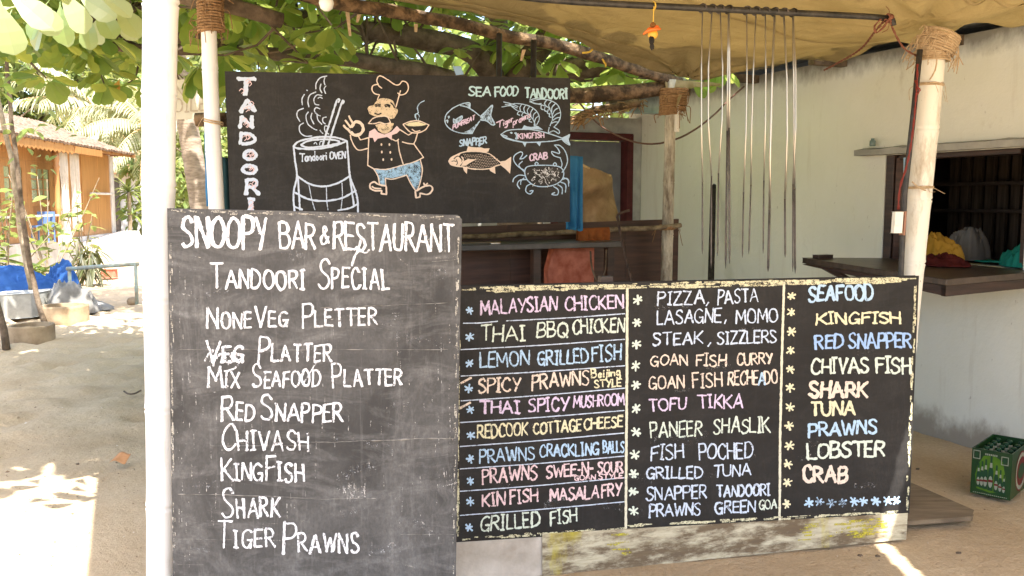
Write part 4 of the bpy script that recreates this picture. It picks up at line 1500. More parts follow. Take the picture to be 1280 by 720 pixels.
# cook
v = T(425, 90, 4.5)
Pm = chalk(C_PEACH, 0.84)
drawing('hat_drawing', Pm, v, ['222,128 195,122 180,100 185,78 210,70 220,80 235,92', '216,75 207,45 225,22 270,45 310,72 335,70 350,52 375,60 385,90 370,120 340,130 325,118'], 1.4,
        ['222,128 210,156', '340,105 325,160 314,198'])
drawing('face_drawing', chalk((0.74, 0.60, 0.42), 0.58), v, ['157,210 165,195 190,188 215,158 250,150 295,165 308,205', '308,205 322,212 318,235 305,240', '215,325 250,345 285,325 300,290'], 1.3, (),
        ['190,188 215,158 250,150 295,165 308,205 318,212 318,238 305,260 285,265 262,250 225,252 195,250 165,235 157,210 165,195', '198,298 230,288 258,296 285,287 302,288 285,325 250,345 215,325'])
drawing('features_drawing', M['board_top'], v, ['197,186 212,181 228,186', '200,194 214,190 226,194', '252,188 265,182 282,190', '255,196 268,191 280,198', '285,172 298,185 306,202', '195,232 215,238 232,232'], 1.6)
for ch in list(board4.children)[-1:]:
    for vv in ch.data.vertices:
        vv.co += nT * 0.0012
drawing('moustache_drawing', chalk(C_PEACH, 0.66), v, ['160,290 185,262 225,250 265,252 285,285', '160,290 195,290 225,283 255,292 285,285'], 1.3)
drawing('scarf_drawing', chalk(C_PINK, 0.74), v, [], 1.2, (), ['165,335 195,318 215,340 250,352 290,335 320,303 340,325 320,345 292,355 292,384 265,365 240,370 212,375 195,395 185,370 160,370'])
drawing('hand_drawing', Pm, v, ['75,292 60,268 50,248', '60,312 44,290 30,272', '55,332 36,318 20,300', '64,345 52,335 44,318'], 2.4)
drawing('hand_drawing', Pm, v, ['62,338 75,352 95,356 118,346 130,325 126,300 110,284 90,280 78,290 66,310'], 3.6)
drawing('jacket_drawing', Pm, v, ['58,355 65,385 90,430 115,440 155,430', '190,545 260,548 350,525 420,505 470,480', '325,380 335,450 355,518', '415,405 382,402 350,393', '295,378 315,388 330,378'], 1.4,
        ['100,355 115,382 160,370', '162,370 156,525 190,545', '470,480 415,405', '338,325 385,355 405,343', '435,348 425,385 415,405'])
mb = MB()
for (x, y) in ((233, 408), (278, 408), (235, 450), (283, 452), (243, 493), (290, 492)):
    B4.fill(mb, v(f'{x-5},{y} {x-3},{y-7} {x+3},{y-7} {x+5},{y} {x+3},{y+7} {x-3},{y+7}'))
mb.build('button_drawing', Pm, board4)
drawing('bowl_drawing', Pm, v, ['355,296 375,320 400,340 440,342 480,325 500,298', '355,295 390,280 440,275 500,298', '405,322 425,335 450,330'], 1.4)
drawing('food_drawing', chalk(C_YELLOW, 0.62), v, [], 1.2, (), ['366,297 390,285 440,280 488,296 460,303 420,306 385,304'])
drawing('steam_drawing', chalk(C_BLUE, 0.6), v, ['430,270 425,240 440,230 435,200 450,175 475,162', '440,268 446,248 435,235 422,240 424,258'], 1.2)
drawing('trousers_drawing', Pm, v, ['190,545 215,590 225,635 260,640', '255,598 300,602 375,580', '375,580 400,630 425,668', '430,670 445,640 460,580 462,540 452,495'], 1.4, ['255,598 258,640'])
drawing('trousers_drawing', chalk((0.36, 0.58, 0.80), 0.5), v, [], 1.2, (), ['197,548 260,552 350,528 448,500 458,545 455,585 440,645 425,663 405,630 378,576 300,596 250,594 252,635 228,632 217,590'])
drawing('shoe_drawing', Pm, v, ['256,640 215,632 192,618 170,630 172,655 200,668 235,667', '430,668 470,645 510,640 520,662 495,688 450,682', '470,625 480,638 492,626', '180,645 200,655 230,656'], 2.0, ['235,667 232,685 262,688 260,645', '450,682 450,702 428,708 424,672'])
# fish
v = T(550, 120, 6.857)
drawing('pomfret_drawing', chalk(C_BLUE, 0.66), v, ['45,180 60,150 110,105 170,75 210,62 245,58 258,66 255,105', '175,82 230,95 290,130 338,168', '45,180 42,215 55,250 90,285 140,308 200,320 275,322', '275,322 300,275 340,215', '50,215 66,206 64,230', '115,195 130,205 160,185 190,172 185,200 150,225 120,235 115,197', '345,175 400,125 440,82 450,90 435,160 445,190 470,245 440,245 400,215 345,205'], 1.3)
drawing('pomfret_drawing', chalk(C_BLUE, 0.46), v, [], 1.2, (), ['345,178 400,125 440,84 448,92 433,160 443,190 468,243 440,243 400,213 347,205', '200,312 250,292 300,250 338,212 305,270 280,290 276,320', '64,172 82,168 84,182 72,198', '120,204 160,188 188,175 180,200 150,222 124,230', '212,66 256,68 252,102'])
mb = MB()
B4.word(mb, 'PUMFREAT', 566, 593, 162, 149.5, 5.4, 1.25, slant=0.1)
mb.build('chalk_lettering', chalk(C_LILAC, 0.8), board4)
mb = MB()
B4.word(mb, 'SNAPPER', 574.5, 608, 183, 179.5, 8.2, 1.8)
B4.stroke(mb, v('333,402 335,430'), 1.4)
B4.stroke(mb, v('325,418 335,432 348,420'), 1.2)
mb.build('chalk_lettering', chalk(C_BLUE, 0.85), board4)
drawing('snapper_drawing', Pm, v, ['75,560 95,530 150,500 210,480 290,475 370,480 430,500 480,540 520,572', '75,560 90,585 130,600 200,608 280,625 360,628 430,620 480,600 520,588', '160,600 185,570 200,545 185,520'], 1.4, (),
        ['75,560 95,530 150,502 176,494 160,520 185,548 178,580 160,602 130,598 90,585', '225,480 240,430 265,436 300,440 350,440 380,450 425,448 415,475 380,488 300,473', '515,562 560,555 610,520 608,590 600,665 560,625 518,592', '195,606 235,608 230,668 205,640', '420,622 470,604 475,668 430,642', '180,600 200,560 240,540 315,543 270,565 220,597'])
drawing('features_drawing', M['board_top'], v, ['125,530 150,515 168,520', '100,560 120,556 138,562', '140,545 150,575 140,590', '118,540 124,536 130,541'], 1.0)
for ch in list(board4.children)[-1:]:
    for vv in ch.data.vertices:
        vv.co += nT * 0.0012
mb = MB()
for r_ in range(9):
    for k in range(22):
        x = 205 + k * 14 + (r_ % 2) * 7
        y = 500 + r_ * 14 + 8 * math.sin(k * 0.3)
        lim = 492 + 0.0011 * max(0, x - 290) ** 2
        if y < lim or y > 622 - 0.0006 * max(0, x - 330) ** 2 or (x < 310 and 535 < y < 600 and x < 330 - (y - 540) * 1.4) or x > 500:
            continue
        (px, py), = v(f'{x},{y}')
        rr_ = 0.55
        B4.fill(mb, [(px - rr_, py), (px, py - rr_), (px + rr_, py), (px, py + rr_)])
mb.build('scale_drawing', Pm, board4)
v = T(612, 95, 4.642)
mb = MB()
B4.word(mb, 'SEA', 586, 613, 119.5, 120, 10.8, 2.2)
B4.word(mb, 'FOOD', 619, 647, 120.3, 119.5, 11.5, 2.2)
B4.word(mb, 'TANDOORI', 656, 709, 122, 123.5, 12, 2.2)
mb.build('chalk_lettering', chalk((0.50, 0.72, 0.80), 0.84), board4)
drawing('prawn_drawing', chalk(C_BLUE, 0.7), v, ['115,165 160,160 210,168 250,185 280,215 288,250 272,285', '118,168 160,200 200,212 235,232 255,258 265,285', '80,150 130,163 165,178', '70,180 120,172 160,185', '90,165 125,168', '262,285 285,302 262,300 258,278',
    '185,165 175,185 180,205', '210,168 198,190 205,213', '232,178 218,200 225,222', '252,190 238,212 240,235', '272,208 255,225 252,250', '284,232 268,245 260,268', '170,205 160,220 175,228', '195,213 185,230 200,238', '225,232 218,248 232,250', '240,248 228,262 245,268'], 1.1)
drawing('prawn_drawing', chalk(C_BLUE, 0.7), v, ['232,150 290,135 350,142 395,170 412,220 400,265 372,298', '250,155 300,168 338,182 360,215 364,250 350,290', '235,150 270,162 300,160', '232,140 280,128 320,135', '345,298 342,328 372,318 400,335 404,318 372,296',
    '330,140 318,160 330,178', '358,148 342,168 350,190', '380,162 362,182 360,208', '398,185 376,200 366,222', '410,212 386,222 368,240', '410,240 388,244 366,258', '398,268 378,266 360,275', '300,170 298,190 312,196', '322,180 318,200 332,206', '340,195 335,215 350,222', '350,215 345,235 358,240'], 1.2)
drawing('kingfish_drawing', chalk(C_BLUE, 0.74), v, ['65,340 100,318 160,310 250,312 330,330 420,360', '65,340 90,360 140,375 210,385 300,382 370,377 420,366', '145,330 156,347 150,366', '152,328 163,347 157,368', '75,342 90,346 102,352', '120,330 126,327 131,331 125,334', '420,360 445,350 465,340 456,370 465,400 440,388 420,368'], 1.3, (),
        ['185,312 200,285 215,292 240,296 262,293 280,290 310,312 250,308', '418,362 463,342 455,370 463,398 420,370', '190,385 205,412 215,386', '268,383 290,408 302,382', '66,342 100,356 150,372 210,383 150,378 90,360'])
mb = MB()
B4.word(mb, 'KINGFISH', 647.5, 680, 173.3, 172, 6.2, 1.3)
B4.word(mb, 'T', 620.5, 628.5, 161, 157, 7.5, 1.3)
B4.word(mb, 'iger', 629, 641, 157.5, 152, 8.5, 1.3)
B4.word(mb, 'prawns', 641.5, 663, 156.5, 146.5, 9, 1.1)
B4.word(mb, 'CRAB', 661.5, 684, 201, 198.5, 8.2, 1.6)
mb.build('chalk_lettering', chalk(C_LILAC, 0.85), board4)
drawing('crab_drawing', chalk(C_BLUE, 0.7), v, ['205,545 215,528 250,520 300,518 370,520 410,530 430,560 420,600 380,630 320,642 260,635 220,605 205,570 205,545', '205,550 165,525 140,490 145,460 180,440 192,452 175,482', '175,482 195,478 216,460', '190,495 170,520 205,560',
    '420,560 440,530 452,490 440,440 410,405 380,400', '375,400 398,425 404,450 360,438 372,462 410,475', '410,475 420,510 415,530', '210,580 170,575 140,595 135,615', '215,600 175,605 160,630 175,655', '240,625 215,640 210,670 235,685 252,665 232,668', '200,592 182,608 180,630',
    '420,600 450,595 462,620', '410,615 440,630 440,675', '395,630 420,650 420,685', '370,640 398,662 392,690 360,686 378,676', '430,590 455,605 458,640', '262,510 272,500 282,510 272,520 262,510', '368,513 378,503 388,513 378,523 368,513'], 1.3)
mb = MB()
for k in range(46):
    x, y = 318 + rj.gauss(0, 0.5) * 90, 578 + rj.gauss(0, 0.5) * 45
    if ((x - 318) / 100) ** 2 + ((y - 578) / 52) ** 2 > 1:
        continue
    q = [(x, y)]
    for m_ in range(3):
        q.append((q[-1][0] + rj.uniform(-14, 14), q[-1][1] + rj.uniform(-14, 14)))
    B4.curve(mb, [v(f'{a_},{b_}')[0] for a_, b_ in q], 0.9)
mb.build('crab_drawing', chalk(C_WHITE, 0.42), board4)

# ------------------------------------------------------------------ counter behind the boards
cn = thing('grill_counter', 'dark wooden counter with a black top behind the menu chalkboard', 'counter', P(700, 355, 5.8))
p0, p1 = P(560, 284.5, 5.62), P(849, 274.0, 6.32)
uc = Vector((p1.x - p0.x, p1.y - p0.y, 0)).normalized()
nc = Vector((uc.y, -uc.x, 0))
zt0, zt1 = p0.z, p1.z
mb = MB()
nb = 4
for i in range(nb):
    a, b = p0.lerp(p1, i / nb), p0.lerp(p1, (i + 1) / nb - 0.003)
    mb.prism([Vector((a.x, a.y, 0.0)), Vector((b.x, b.y, 0.0)), b, a], -nc * 0.022)
mb.build('back_panel', M['panel_wood'], cn, bevel=0.002)
mb = MB()
a = P(560, 306, 5.15)
b = P(777, 299.5, 5.65)
a.z = b.z = 1.235
ub = Vector((b.x - a.x, b.y - a.y, 0)).normalized()
back = -Vector((ub.y, -ub.x, 0)) * 0.46
mb.prism([a, b, b + back, a + back], -Z * 0.035)
mb.build('counter_top', M['grey_top'], cn, bevel=0.004)
mb = MB()
for t in (0.02, 0.52, 0.97):
    c = a.lerp(b, t) + back * 0.2
    mb.box((c.x, c.y, 0.6), ub * 0.025, nc * 0.025, Z * 0.597)
mb.build('leg', M['dark_wood'], cn)
mb = MB()
c0, c1 = a + back * 0.98, b + back * 0.98
mb.prism([Vector((c0.x, c0.y, 0.02)), Vector((c1.x, c1.y, 0.02)), Vector((c1.x, c1.y, 1.195)), Vector((c0.x, c0.y, 1.195))], -nc * 0.01)
mb.build('front_board', M['dark_wood'], cn)
# tongs lying on the counter
mb = MB()
for k, (dy, L) in enumerate(((0.0, 50), (1.5, 46), (2.6, 48))):
    mb.tube([P(576, 304.5 + dy, 5.3) , P(576 + L * 0.5, 303.8 + dy, 5.33), P(576 + L, 303.5 + dy * 0.6, 5.36)], 0.007, 6)
mb.box(P(618, 304.3, 5.36), ub * 0.03, nc * 0.02, Z * 0.004)
tag(mb.build('grill_tongs', M['steel'], loc=P(600, 304, 5.3)), 'pale steel tongs lying on the black counter top', 'tongs')
# red brick pier under the counter
mb = MB()
q0, q1 = P(686, 318, 5.75), P(733, 316, 5.87)
mb.prism([Vector((q0.x, q0.y, 0)), Vector((q1.x, q1.y, 0)), Vector((q1.x, q1.y, 1.19)), Vector((q0.x + 0.02, q0.y, 1.19)), Vector((q0.x - 0.012, q0.y, 1.05))], Vector((0.02, -0.16, 0)))
tag(mb.build('brick_pier', M['brick_red'], loc=(q0.x, q0.y, 0), bevel=0.02), 'rough red brick pier under the black counter top', 'pier')
# round pole tied across in front of the counter panel
log('bamboo_rail', 'thin bare pole tied to the dirty post across the counter', 'pole',
    [P(572, 296.5, 5.55), P(650, 294, 5.70), P(725, 290, 5.82), P(835, 283, 5.93), P(851, 281.5, 5.95)], 0.016, M['edge_wood'], 9)
mb = MB()
lashing(mb, P(834, 284, 5.97), Vector((0, 0, 1)), 0.052, 0.03, 3, 0.006, 15, 4)
mb.build('rope_tie', M['coir'], pBR)


def drape(name, label, cat, mat, p0, p1, L, depth=0.03, folds=6, seed=0, solid=0.004, nu=36, nv=18, hem=0.03, back=None, group=None, pinch=0.0):
    """cloth hanging from the line p0-p1; back = length that falls behind the line"""
    d = (p1 - p0)
    n = Vector((d.y, -d.x, 0)).normalized()

    def fn(u, v):
        k = v
        pu = u if not pinch else 0.5 + (u - 0.5) * (1 - pinch * (1 - v) ** 2)
        p = p0 + d * pu
        w_ = depth * (0.25 + 0.75 * k) * (math.sin(u * folds * 6.283 + seed + 1.5 * noise.noise(Vector((u * 4, k * 2, seed)))) + 0.7 * noise.noise(Vector((u * 7, k * 3, seed + 5))))
        hem_ = hem * noise.noise(Vector((u * 5, seed, 2)))
        return p + n * (w_ + 0.012) - Z * (L * k * (1 + hem_))
    mb = MB()
    mb.grid(fn, nu, nv)
    if back:
        def fb(u, v):
            p = p0 + d * u
            return p - n * (0.012 + 0.02 * v + 0.6 * depth * v * math.sin(u * folds * 6.283 + 2)) - Z * (back * v)
        mb.grid(fb, nu, 6)

        def ft(u, v):
            p = p0 + d * u
            a_ = math.pi * v
            return p + n * (0.014 * math.cos(a_)) + Z * (0.012 * math.sin(a_))
        mb.grid(ft, nu, 4)
    o = mb.build(name, mat, smooth=True, solid=solid, loc=(p0 + p1) / 2)
    return tag(o, label, cat, group)


drape('hanging_rag', 'rust brown cloth folded over the thin pole above the counter', 'cloth', M['rust_cloth'], P(722, 288, 5.77), P(761, 286, 5.84), 0.075, 0.012, 4, 3, back=0.10)
drape('hanging_cloth', 'bright blue cloth hanging at the right end of the upper chalkboard', 'cloth', M['blue_cloth'], P(706, 194, 5.3), P(727, 196, 5.34), 0.44, 0.018, 2, 1)
mb = MB()


def sack(u, v):
    top = P(727, 206, 6.2).lerp(P(765, 221, 6.35), u) if u < 0.8 else P(757.4, 218, 6.33).lerp(P(763, 219, 6.35), (u - 0.8) / 0.2)
    botm = P(726, 283, 6.2).lerp(P(774, 283, 6.35), u)
    p = top.lerp(botm, v)
    f = 0.05 * math.sin(v * 5 + u * 3) + 0.03 * noise.noise(Vector((u * 4, v * 5, 1))) + 0.05 * math.exp(-((v - 0.45 + 0.35 * u) / 0.10) ** 2)
    return p + Vector((0, -f - 0.10 * math.sin(math.pi * u), 0.012 * noise.noise(Vector((u * 6, 0, 8)))))


mb.grid(sack, 30, 30)
tag(mb.build('burlap_sack', M['burlap'], smooth=True, solid=0.006, loc=P(748, 250, 6.65)), 'brown burlap sacking hung beside the blue cloth', 'sack')
mb = MB()
mb.tube(smooth_line([P(727, 205.5, 6.12), P(740, 212, 6.14), P(752, 218.5, 6.2), P(763, 219.5, 6.27)], 0.03), 0.008, 6)
mb.build('hem_cord', M['straw'], bpy.data.objects['burlap_sack'])
# hooked poker
mb = MB()
mb.tube(smooth_line([P(787, 263, 5.5), P(778, 265.5, 5.5), P(772, 269, 5.5), P(772.5, 276, 5.5), P(777, 298, 5.5), P(783, 325, 5.46), P(793, 362, 5.4), P(803, 400, 5.35), P(812, 430, 5.3)], 0.02), 0.008, 8)
tag(mb.build('poker', M['rust_metal'], smooth=True, loc=P(790, 340, 5.42)), 'thin rusty hooked poker standing in front of the counter panel', 'poker')
# hanging strap loops under the counter
mb = MB()
mb.tube(smooth_line([P(738, 314, 5.55), P(740, 335, 5.55), P(748, 352, 5.55), P(756, 340, 5.56), P(758, 312, 5.58)], 0.02), 0.006, 6)
tag(mb.build('rope_loop', M['bark'], smooth=True, loc=P(748, 330, 5.55)), 'brown rope loop hanging from the right end of the counter top', 'rope')
# black stick leaning against the green wall
mb = MB()
mb.prism([P(882.5, 420, 7.3), P(890.5, 420, 7.3), P(894.5, 231, 7.62), P(892, 229.5, 7.62), P(890.2, 231.5, 7.62), P(888.2, 230, 7.62)], Vector((0.01, 0.02, 0)))
o = mb.build('leaning_slat', M['charcoal'], loc=P(887, 400, 7.3))
tag(o, 'black charred slat leaning against the green wall behind the skewers', 'slat')
# ------------------------------------------------------------------ pipe with the skewers
pipe_l, pipe_r = P(560, -17, 3.35), P(1112, 24, 3.98)
mb = MB()
pp = smooth_line([pipe_l, P(690, 0, 3.47), P(890, 11, 3.70), P(1090, 21, 3.96), pipe_r], 0.04)
mb.tube(pp, 0.0135, 12)
pipe = mb.build('hanging_pipe', M['black_metal'], smooth=True, loc=pipe_l.lerp(pipe_r, 0.5))
tag(pipe, 'black iron pipe slung under the canopy carrying the skewers', 'pipe')
mb = MB()
e = P(1112, 24, 3.98)
mb.tube(smooth_line([e + Vector((0.01, 0, 0)), P(1116, 27, 3.98), P(1117, 32, 3.98)], 0.01), 0.013, 8)
mb.build('pipe_end', M['black_metal'], pipe, smooth=True)


def pipe_at(px):
    best = min(range(len(pp)), key=lambda i: abs(640 + F * pp[i].x / (pp[i].y * CP - (pp[i].z - 1.5) * SP) - px))
    return pp[best].copy()


def twine(mb, pts, r=0.004, twist=0.006, turns=40):
    q = smooth_line(pts, 0.015)
    for ph in (0, math.pi):
        out = []
        for i, p in enumerate(q):
            a = i * 0.9 + ph
            out.append(p + Vector((math.cos(a), math.sin(a) * 0.6, math.sin(a))) * twist * 0.5)
        mb.tube(out, r * 0.75, 5)


ropes = thing('pipe_rope', 'reddish brown twine tying the pipe end to the canopy edge', 'rope', P(1110, 40, 3.98))
mb = MB()
twine(mb, [P(1107, 24, 3.96), P(1095, 38, 4.1), P(1075, 62, 4.5), P(1045, 80, 4.95), P(1030, 88, 5.15)])
twine(mb, [P(1113, 26, 3.97), P(1118, 40, 4.0), P(1130, 60, 4.08), P(1148, 71, 4.14)])
twine(mb, [P(1101, 24, 3.96), P(1093, 33, 3.97), P(1096, 41, 3.98), P(1106, 32, 3.97), P(1110, 24, 3.96)], 0.0035)
lashing(mb, pipe_at(1102), U, 0.017, 0.03, 4, 0.004, 22, 3)
mb.build('twine', mottled('twine', (0.14, 0.05, 0.03), (0.26, 0.11, 0.07), 60), ropes)

SK = [(881, 878, 318, .0030, 'leftmost thin steel skewer on the black pipe'),
      (887, 889, 336, .0032, 'second skewer from the left, hanging in front of the black slat'),
      (898, 897, 320, .0030, 'third skewer from the left, hanging just right of the black slat'),
      (906.5, 907, 336, .0042, 'fourth skewer from the left, wider and burnt brown in its lower half'),
      (914, 912, 330, .0042, 'fifth skewer from the left, touching the burnt brown skewer'),
      (933, 928, 322, .0032, 'sixth skewer from the left, with a dark lower third'),
      (944, 936, 318, .0032, 'seventh skewer from the left, slanting most towards the lower left'),
      (956.5, 954, 317, .0032, 'eighth skewer from the left, ending highest beside the wide one'),
      (967, 960, 340, .0052, 'ninth skewer from the left, the widest and brightest of the right half'),
      (985, 981.5, 322, .0042, 'tenth skewer from the left, third from the right end'),
      (990, 991, 340, .0034, 'eleventh skewer from the left, close behind the last one'),
      (996.5, 994, 342, .0046, 'rightmost long steel skewer on the black pipe')]
rs = random.Random(3)
for k, (xt, xb, yb, r, lab) in enumerate(SK):
    a = pipe_at(xt)
    top = a - Z * 0.016
    b = P(xb, yb, a.y + rs.uniform(-0.02, 0.03))
    d = b - top
    sk = thing('skewer', lab, 'skewer', tuple(b), 'skewers hanging from the black pipe')
    burn = 0.62 + 0.14 * rs.random() if k not in (3, 4) else 0.45
    m1 = top + d * burn
    ph, pd = Vector((0.93, -0.36, 0)).normalized(), None
    mb = MB()
    bow = Vector((rs.uniform(-1, 1), rs.uniform(-0.4, 0.4), 0)) * 0.013
    mb.tube([top, top.lerp(m1, 0.33) + bow, top.lerp(m1, 0.66) + bow, m1], [r, r, r, r], 6)
    # ring bent round the pipe
    ring = []
    for i in range(15):
        t = -0.4 + i / 14 * 5.2
        ring.append(a + Vector((-0.3 * math.sin(t) * 0.02, 0, 0)) + Vector((-0.38, 0.92, 0)) * (0.017 * math.sin(t)) - Z * (0.017 * math.cos(t)))
    ring[0] = top
    mb.build('rod', M['steel'], sk, smooth=True)
    mb = MB()
    mb.tube(ring, 0.0035, 6)
    mb.build('hook', M['burnt_steel'], sk, smooth=True)
    mb = MB()
    mb.tube([m1, m1.lerp(b, 0.5), m1.lerp(b, 0.93), b], [r, r * 1.08, r * 1.0, 0.0006], 6)
    mb.build('burnt_tip', M['burnt_steel'], sk, smooth=True)

# lemon and chilli charm
a = P(817.5, 8, 3.60)
ch = thing('lemon_charm', 'orange lemon and chilli charm dangling from the black pipe', 'charm', P(815, 58, 3.60))
mb = MB()
mb.tube(smooth_line([a, P(816.5, 25, 3.6), P(816, 40, 3.6), P(814, 58, 3.6)], 0.02), 0.0018, 5)
lashing(mb, pipe_at(818), U, 0.016, 0.008, 2, 0.0015, 33, 0)
mb.build('string', M['yellow_string'], ch)
mb = MB()
mb.blob(P(816, 43, 3.6), 0.021, 0.019, 0.019, 3, 0.08)
mb.build('lemon', M['lemon'], ch, smooth=True)
mb = MB()
for q in ([P(804, 43, 3.59), P(810, 38.5, 3.58), P(818, 36.5, 3.58), P(826, 36, 3.59)], [P(809, 37, 3.61), P(815, 35, 3.61), P(822, 34, 3.6), P(824, 38, 3.6)]):
    q = smooth_line(q, 0.008)
    mb.tube(q, [0.0075 * math.sin(math.pi * (0.12 + 0.8 * i / (len(q) - 1))) + 0.001 for i in range(len(q))], 8)
mb.build('chilli', M['orange_skin'], ch, smooth=True)
mb = MB()
mb.blob(P(816, 31.5, 3.6), 0.011, 0.009, 0.012, 8, 0.3)
mb.build('chilli_stalk', mottled('stalk', (0.12, 0.07, 0.02), (0.35, 0.12, 0.03), 90), ch, smooth=True)
mb = MB()
mb.blob(P(814.5, 50, 3.59), 0.011, 0.010, 0.018, 4, 0.35, 3)
mb.blob(P(815, 58.5, 3.59), 0.009, 0.009, 0.013, 6, 0.35, 3)
mb.build('charcoal_lump', M['charcoal'], ch)
# sagging cable
mb = MB()
mb.tube(smooth_line([P(700, 96, 7.0), P(728, 133, 6.9), P(752, 158, 6.8), P(785, 175, 6.6), P(815, 180, 6.4), P(845, 174, 6.3), P(870, 161, 6.4), P(893, 143, 6.6), P(912, 124, 6.8), P(930, 108, 7.0)], 0.05), 0.007, 6)
tag(mb.build('sagging_cable', M['brown_wire'], smooth=True, loc=P(815, 180, 6.4)), 'thin brown cable sagging across the green wall', 'cable')

# ------------------------------------------------------------------ fittings on the right post
mb = MB()
mb.tube([P(1150, 62, 4.10), P(1141, 150, 4.11), P(1131, 240, 4.12), P(1128, 300, 4.12), P(1126, 345, 4.13), P(1120, 480, 4.14)], 0.013, 10)
tag(mb.build('conduit', M['black_metal'], smooth=True, loc=P(1131, 240, 4.12)), 'dark conduit tied along the left side of the cream bamboo post', 'conduit')
mb = MB()
twine(mb, [P(1147, 80, 4.08), P(1146, 110, 4.07), P(1141, 165, 4.07), P(1134, 205, 4.07), P(1125, 235, 4.06), P(1123, 262, 4.06)], 0.0035, 0.006)
twine(mb, [P(1144, 100, 4.07), P(1147, 108, 4.06), P(1150, 113, 4.06), P(1146, 118, 4.07)], 0.003)
tag(mb.build('twisted_wire', M['red_wire'], smooth=True, loc=P(1134, 205, 4.07)), 'red and brown twisted wire running down to the switch box', 'wire')
swb = thing('switch_box', 'small white switch box on the cream bamboo post', 'switch', P(1123, 278, 4.05))
mb = MB()
mb.box(P(1121.5, 278, 4.04), Vector((0.021, 0.004, 0)), Vector((-0.003, 0.012, 0)), Vector((0.0015, 0, 0.049)))
mb.build('cover', M['white_plastic'], swb, bevel=0.003)
mb = MB()
mb.box(P(1128.6, 279, 4.055), Vector((0.005, 0.001, 0)), Vector((-0.004, 0.016, 0)), Vector((0.0015, 0, 0.055)))
mb.build('back_box', M['brown_plastic'], swb, bevel=0.002)
mb = MB()
mb.box(P(1120, 279, 4.026), Vector((0.006, 0.001, 0)), Vector((0, 0.004, 0)), Vector((0, 0, 0.011)))
mb.build('rocker', M['white_plastic'], swb, bevel=0.002)
mb = MB()
mb.tube([P(1132, 296, 5.5), P(1132.5, 250, 5.5), P(1133, 197, 5.5)], 0.017, 10)
tag(mb.build('water_pipe', M['pale_blue_plastic'], smooth=True, loc=P(1132, 296, 5.5)), 'pale blue plastic pipe standing at the left side of the serving window', 'pipe')
mb = MB()
c = W(0.52, 1.865, 0.04)
mb.lathe([(0.018, 0), (0.02, 0.005), (0.02, 0.035), (0.012, 0.042), (0.012, 0.052)], c, 12)
tag(mb.build('small_bottle', NM('dull_glass', 0.2, 0.5).color((0.14, 0.20, 0.19)).m, smooth=True, loc=c), 'tiny grey glass bottle on the left end of the lintel', 'bottle')


def heap(name, label, cat, mat, c, rx, ry, h, seed, rot=0.0, folds=1.0, group=None, n=34):
    """crumpled cloth lying in a heap"""
    c = Vector(c)
    mb = MB()

    def fn(u, v):
        r = v
        a = u * 2 * math.pi
        ca, sa = math.cos(a), math.sin(a)
        e = 1 + 0.34 * noise.noise(Vector((ca * 1.3, sa * 1.3, seed))) + 0.16 * noise.noise(Vector((ca * 4, sa * 4, seed + 2)))
        x, y = r * rx * e * ca, r * ry * e * sa
        k = max(0.0, 1 - r ** 2.4) ** 0.6
        q = Vector((x / rx, y / ry, seed))
        q = q + Vector((noise.noise(q * 1.5), noise.noise(q * 1.5 + Vector((7, 0, 0))), 0)) * 0.5
        rid = (1 - abs(noise.noise(q * 1.6)) * 2.4) * 0.6 + (1 - abs(noise.noise(q * 3.7 + Vector((3, 3, 0)))) * 2.4) * 0.4
        z = h * k * (0.55 + 0.40 * rid * folds + 0.5 * noise.noise(q * 0.9 + Vector((0, 5, 0))))
        z += 0.10 * h * noise.noise(q * 6) * k
        return c + Vector((x * math.cos(rot) - y * math.sin(rot), x * math.sin(rot) + y * math.cos(rot), max(0.002, z)))
    mb.grid(fn, n * 2, n)
    o = mb.build(name, mat, smooth=True, loc=c)
    return tag(o, label, cat, group)


SZ = 1.108
heap('folded_cloth', 'mustard yellow cloth heaped on the serving shelf behind the post', 'cloth', M['yellow_cloth'], W(0.02, SZ, -0.05), 0.13, 0.17, 0.24, 3, folds=0.5)
heap('folded_cloth', 'dark maroon cloth lying in front of the mustard cloth', 'cloth', M['maroon_cloth'], W(-0.16, SZ - 0.006, 0.17), 0.13, 0.20, 0.075, 5, 0.4)
heap('folded_cloth', 'white cloth heaped high inside the serving window', 'cloth', M['white_cloth'], W(0.06, SZ, -0.36), 0.13, 0.12, 0.30, 7, folds=0.2)
heap('folded_cloth', 'teal cloth bundle in the right corner of the serving window', 'cloth', M['teal_cloth'], W(-0.50, SZ, -0.12), 0.10, 0.13, 0.15, 9)
mb = MB()
mb.grid(lambda u, v: W(-0.20 - 0.33 * u, SZ + 0.006 + 0.008 * (1 + noise.noise(Vector((u * 5, v * 4, 2)))), -0.30 + 0.20 * v + 0.02 * noise.noise(Vector((u * 4, v, 0)))), 20, 10)
tag(mb.build('folded_cloth', M['teal_cloth'], smooth=True, solid=0.006, loc=W(-0.3, SZ, -0.2)), 'flat teal cloth spread along the sill of the serving window', 'cloth')
mb = MB()
mb.prism([W(A1 - 0.3, 1.0, -0.21), W(A2 + 0.4, 1.0, -0.21), W(A2 + 0.4, 1.0, -0.75), W(A1 - 0.3, 1.0, -0.75)], Z * 0.095)
mb.build('inner_counter', M['dark_wood'], house)
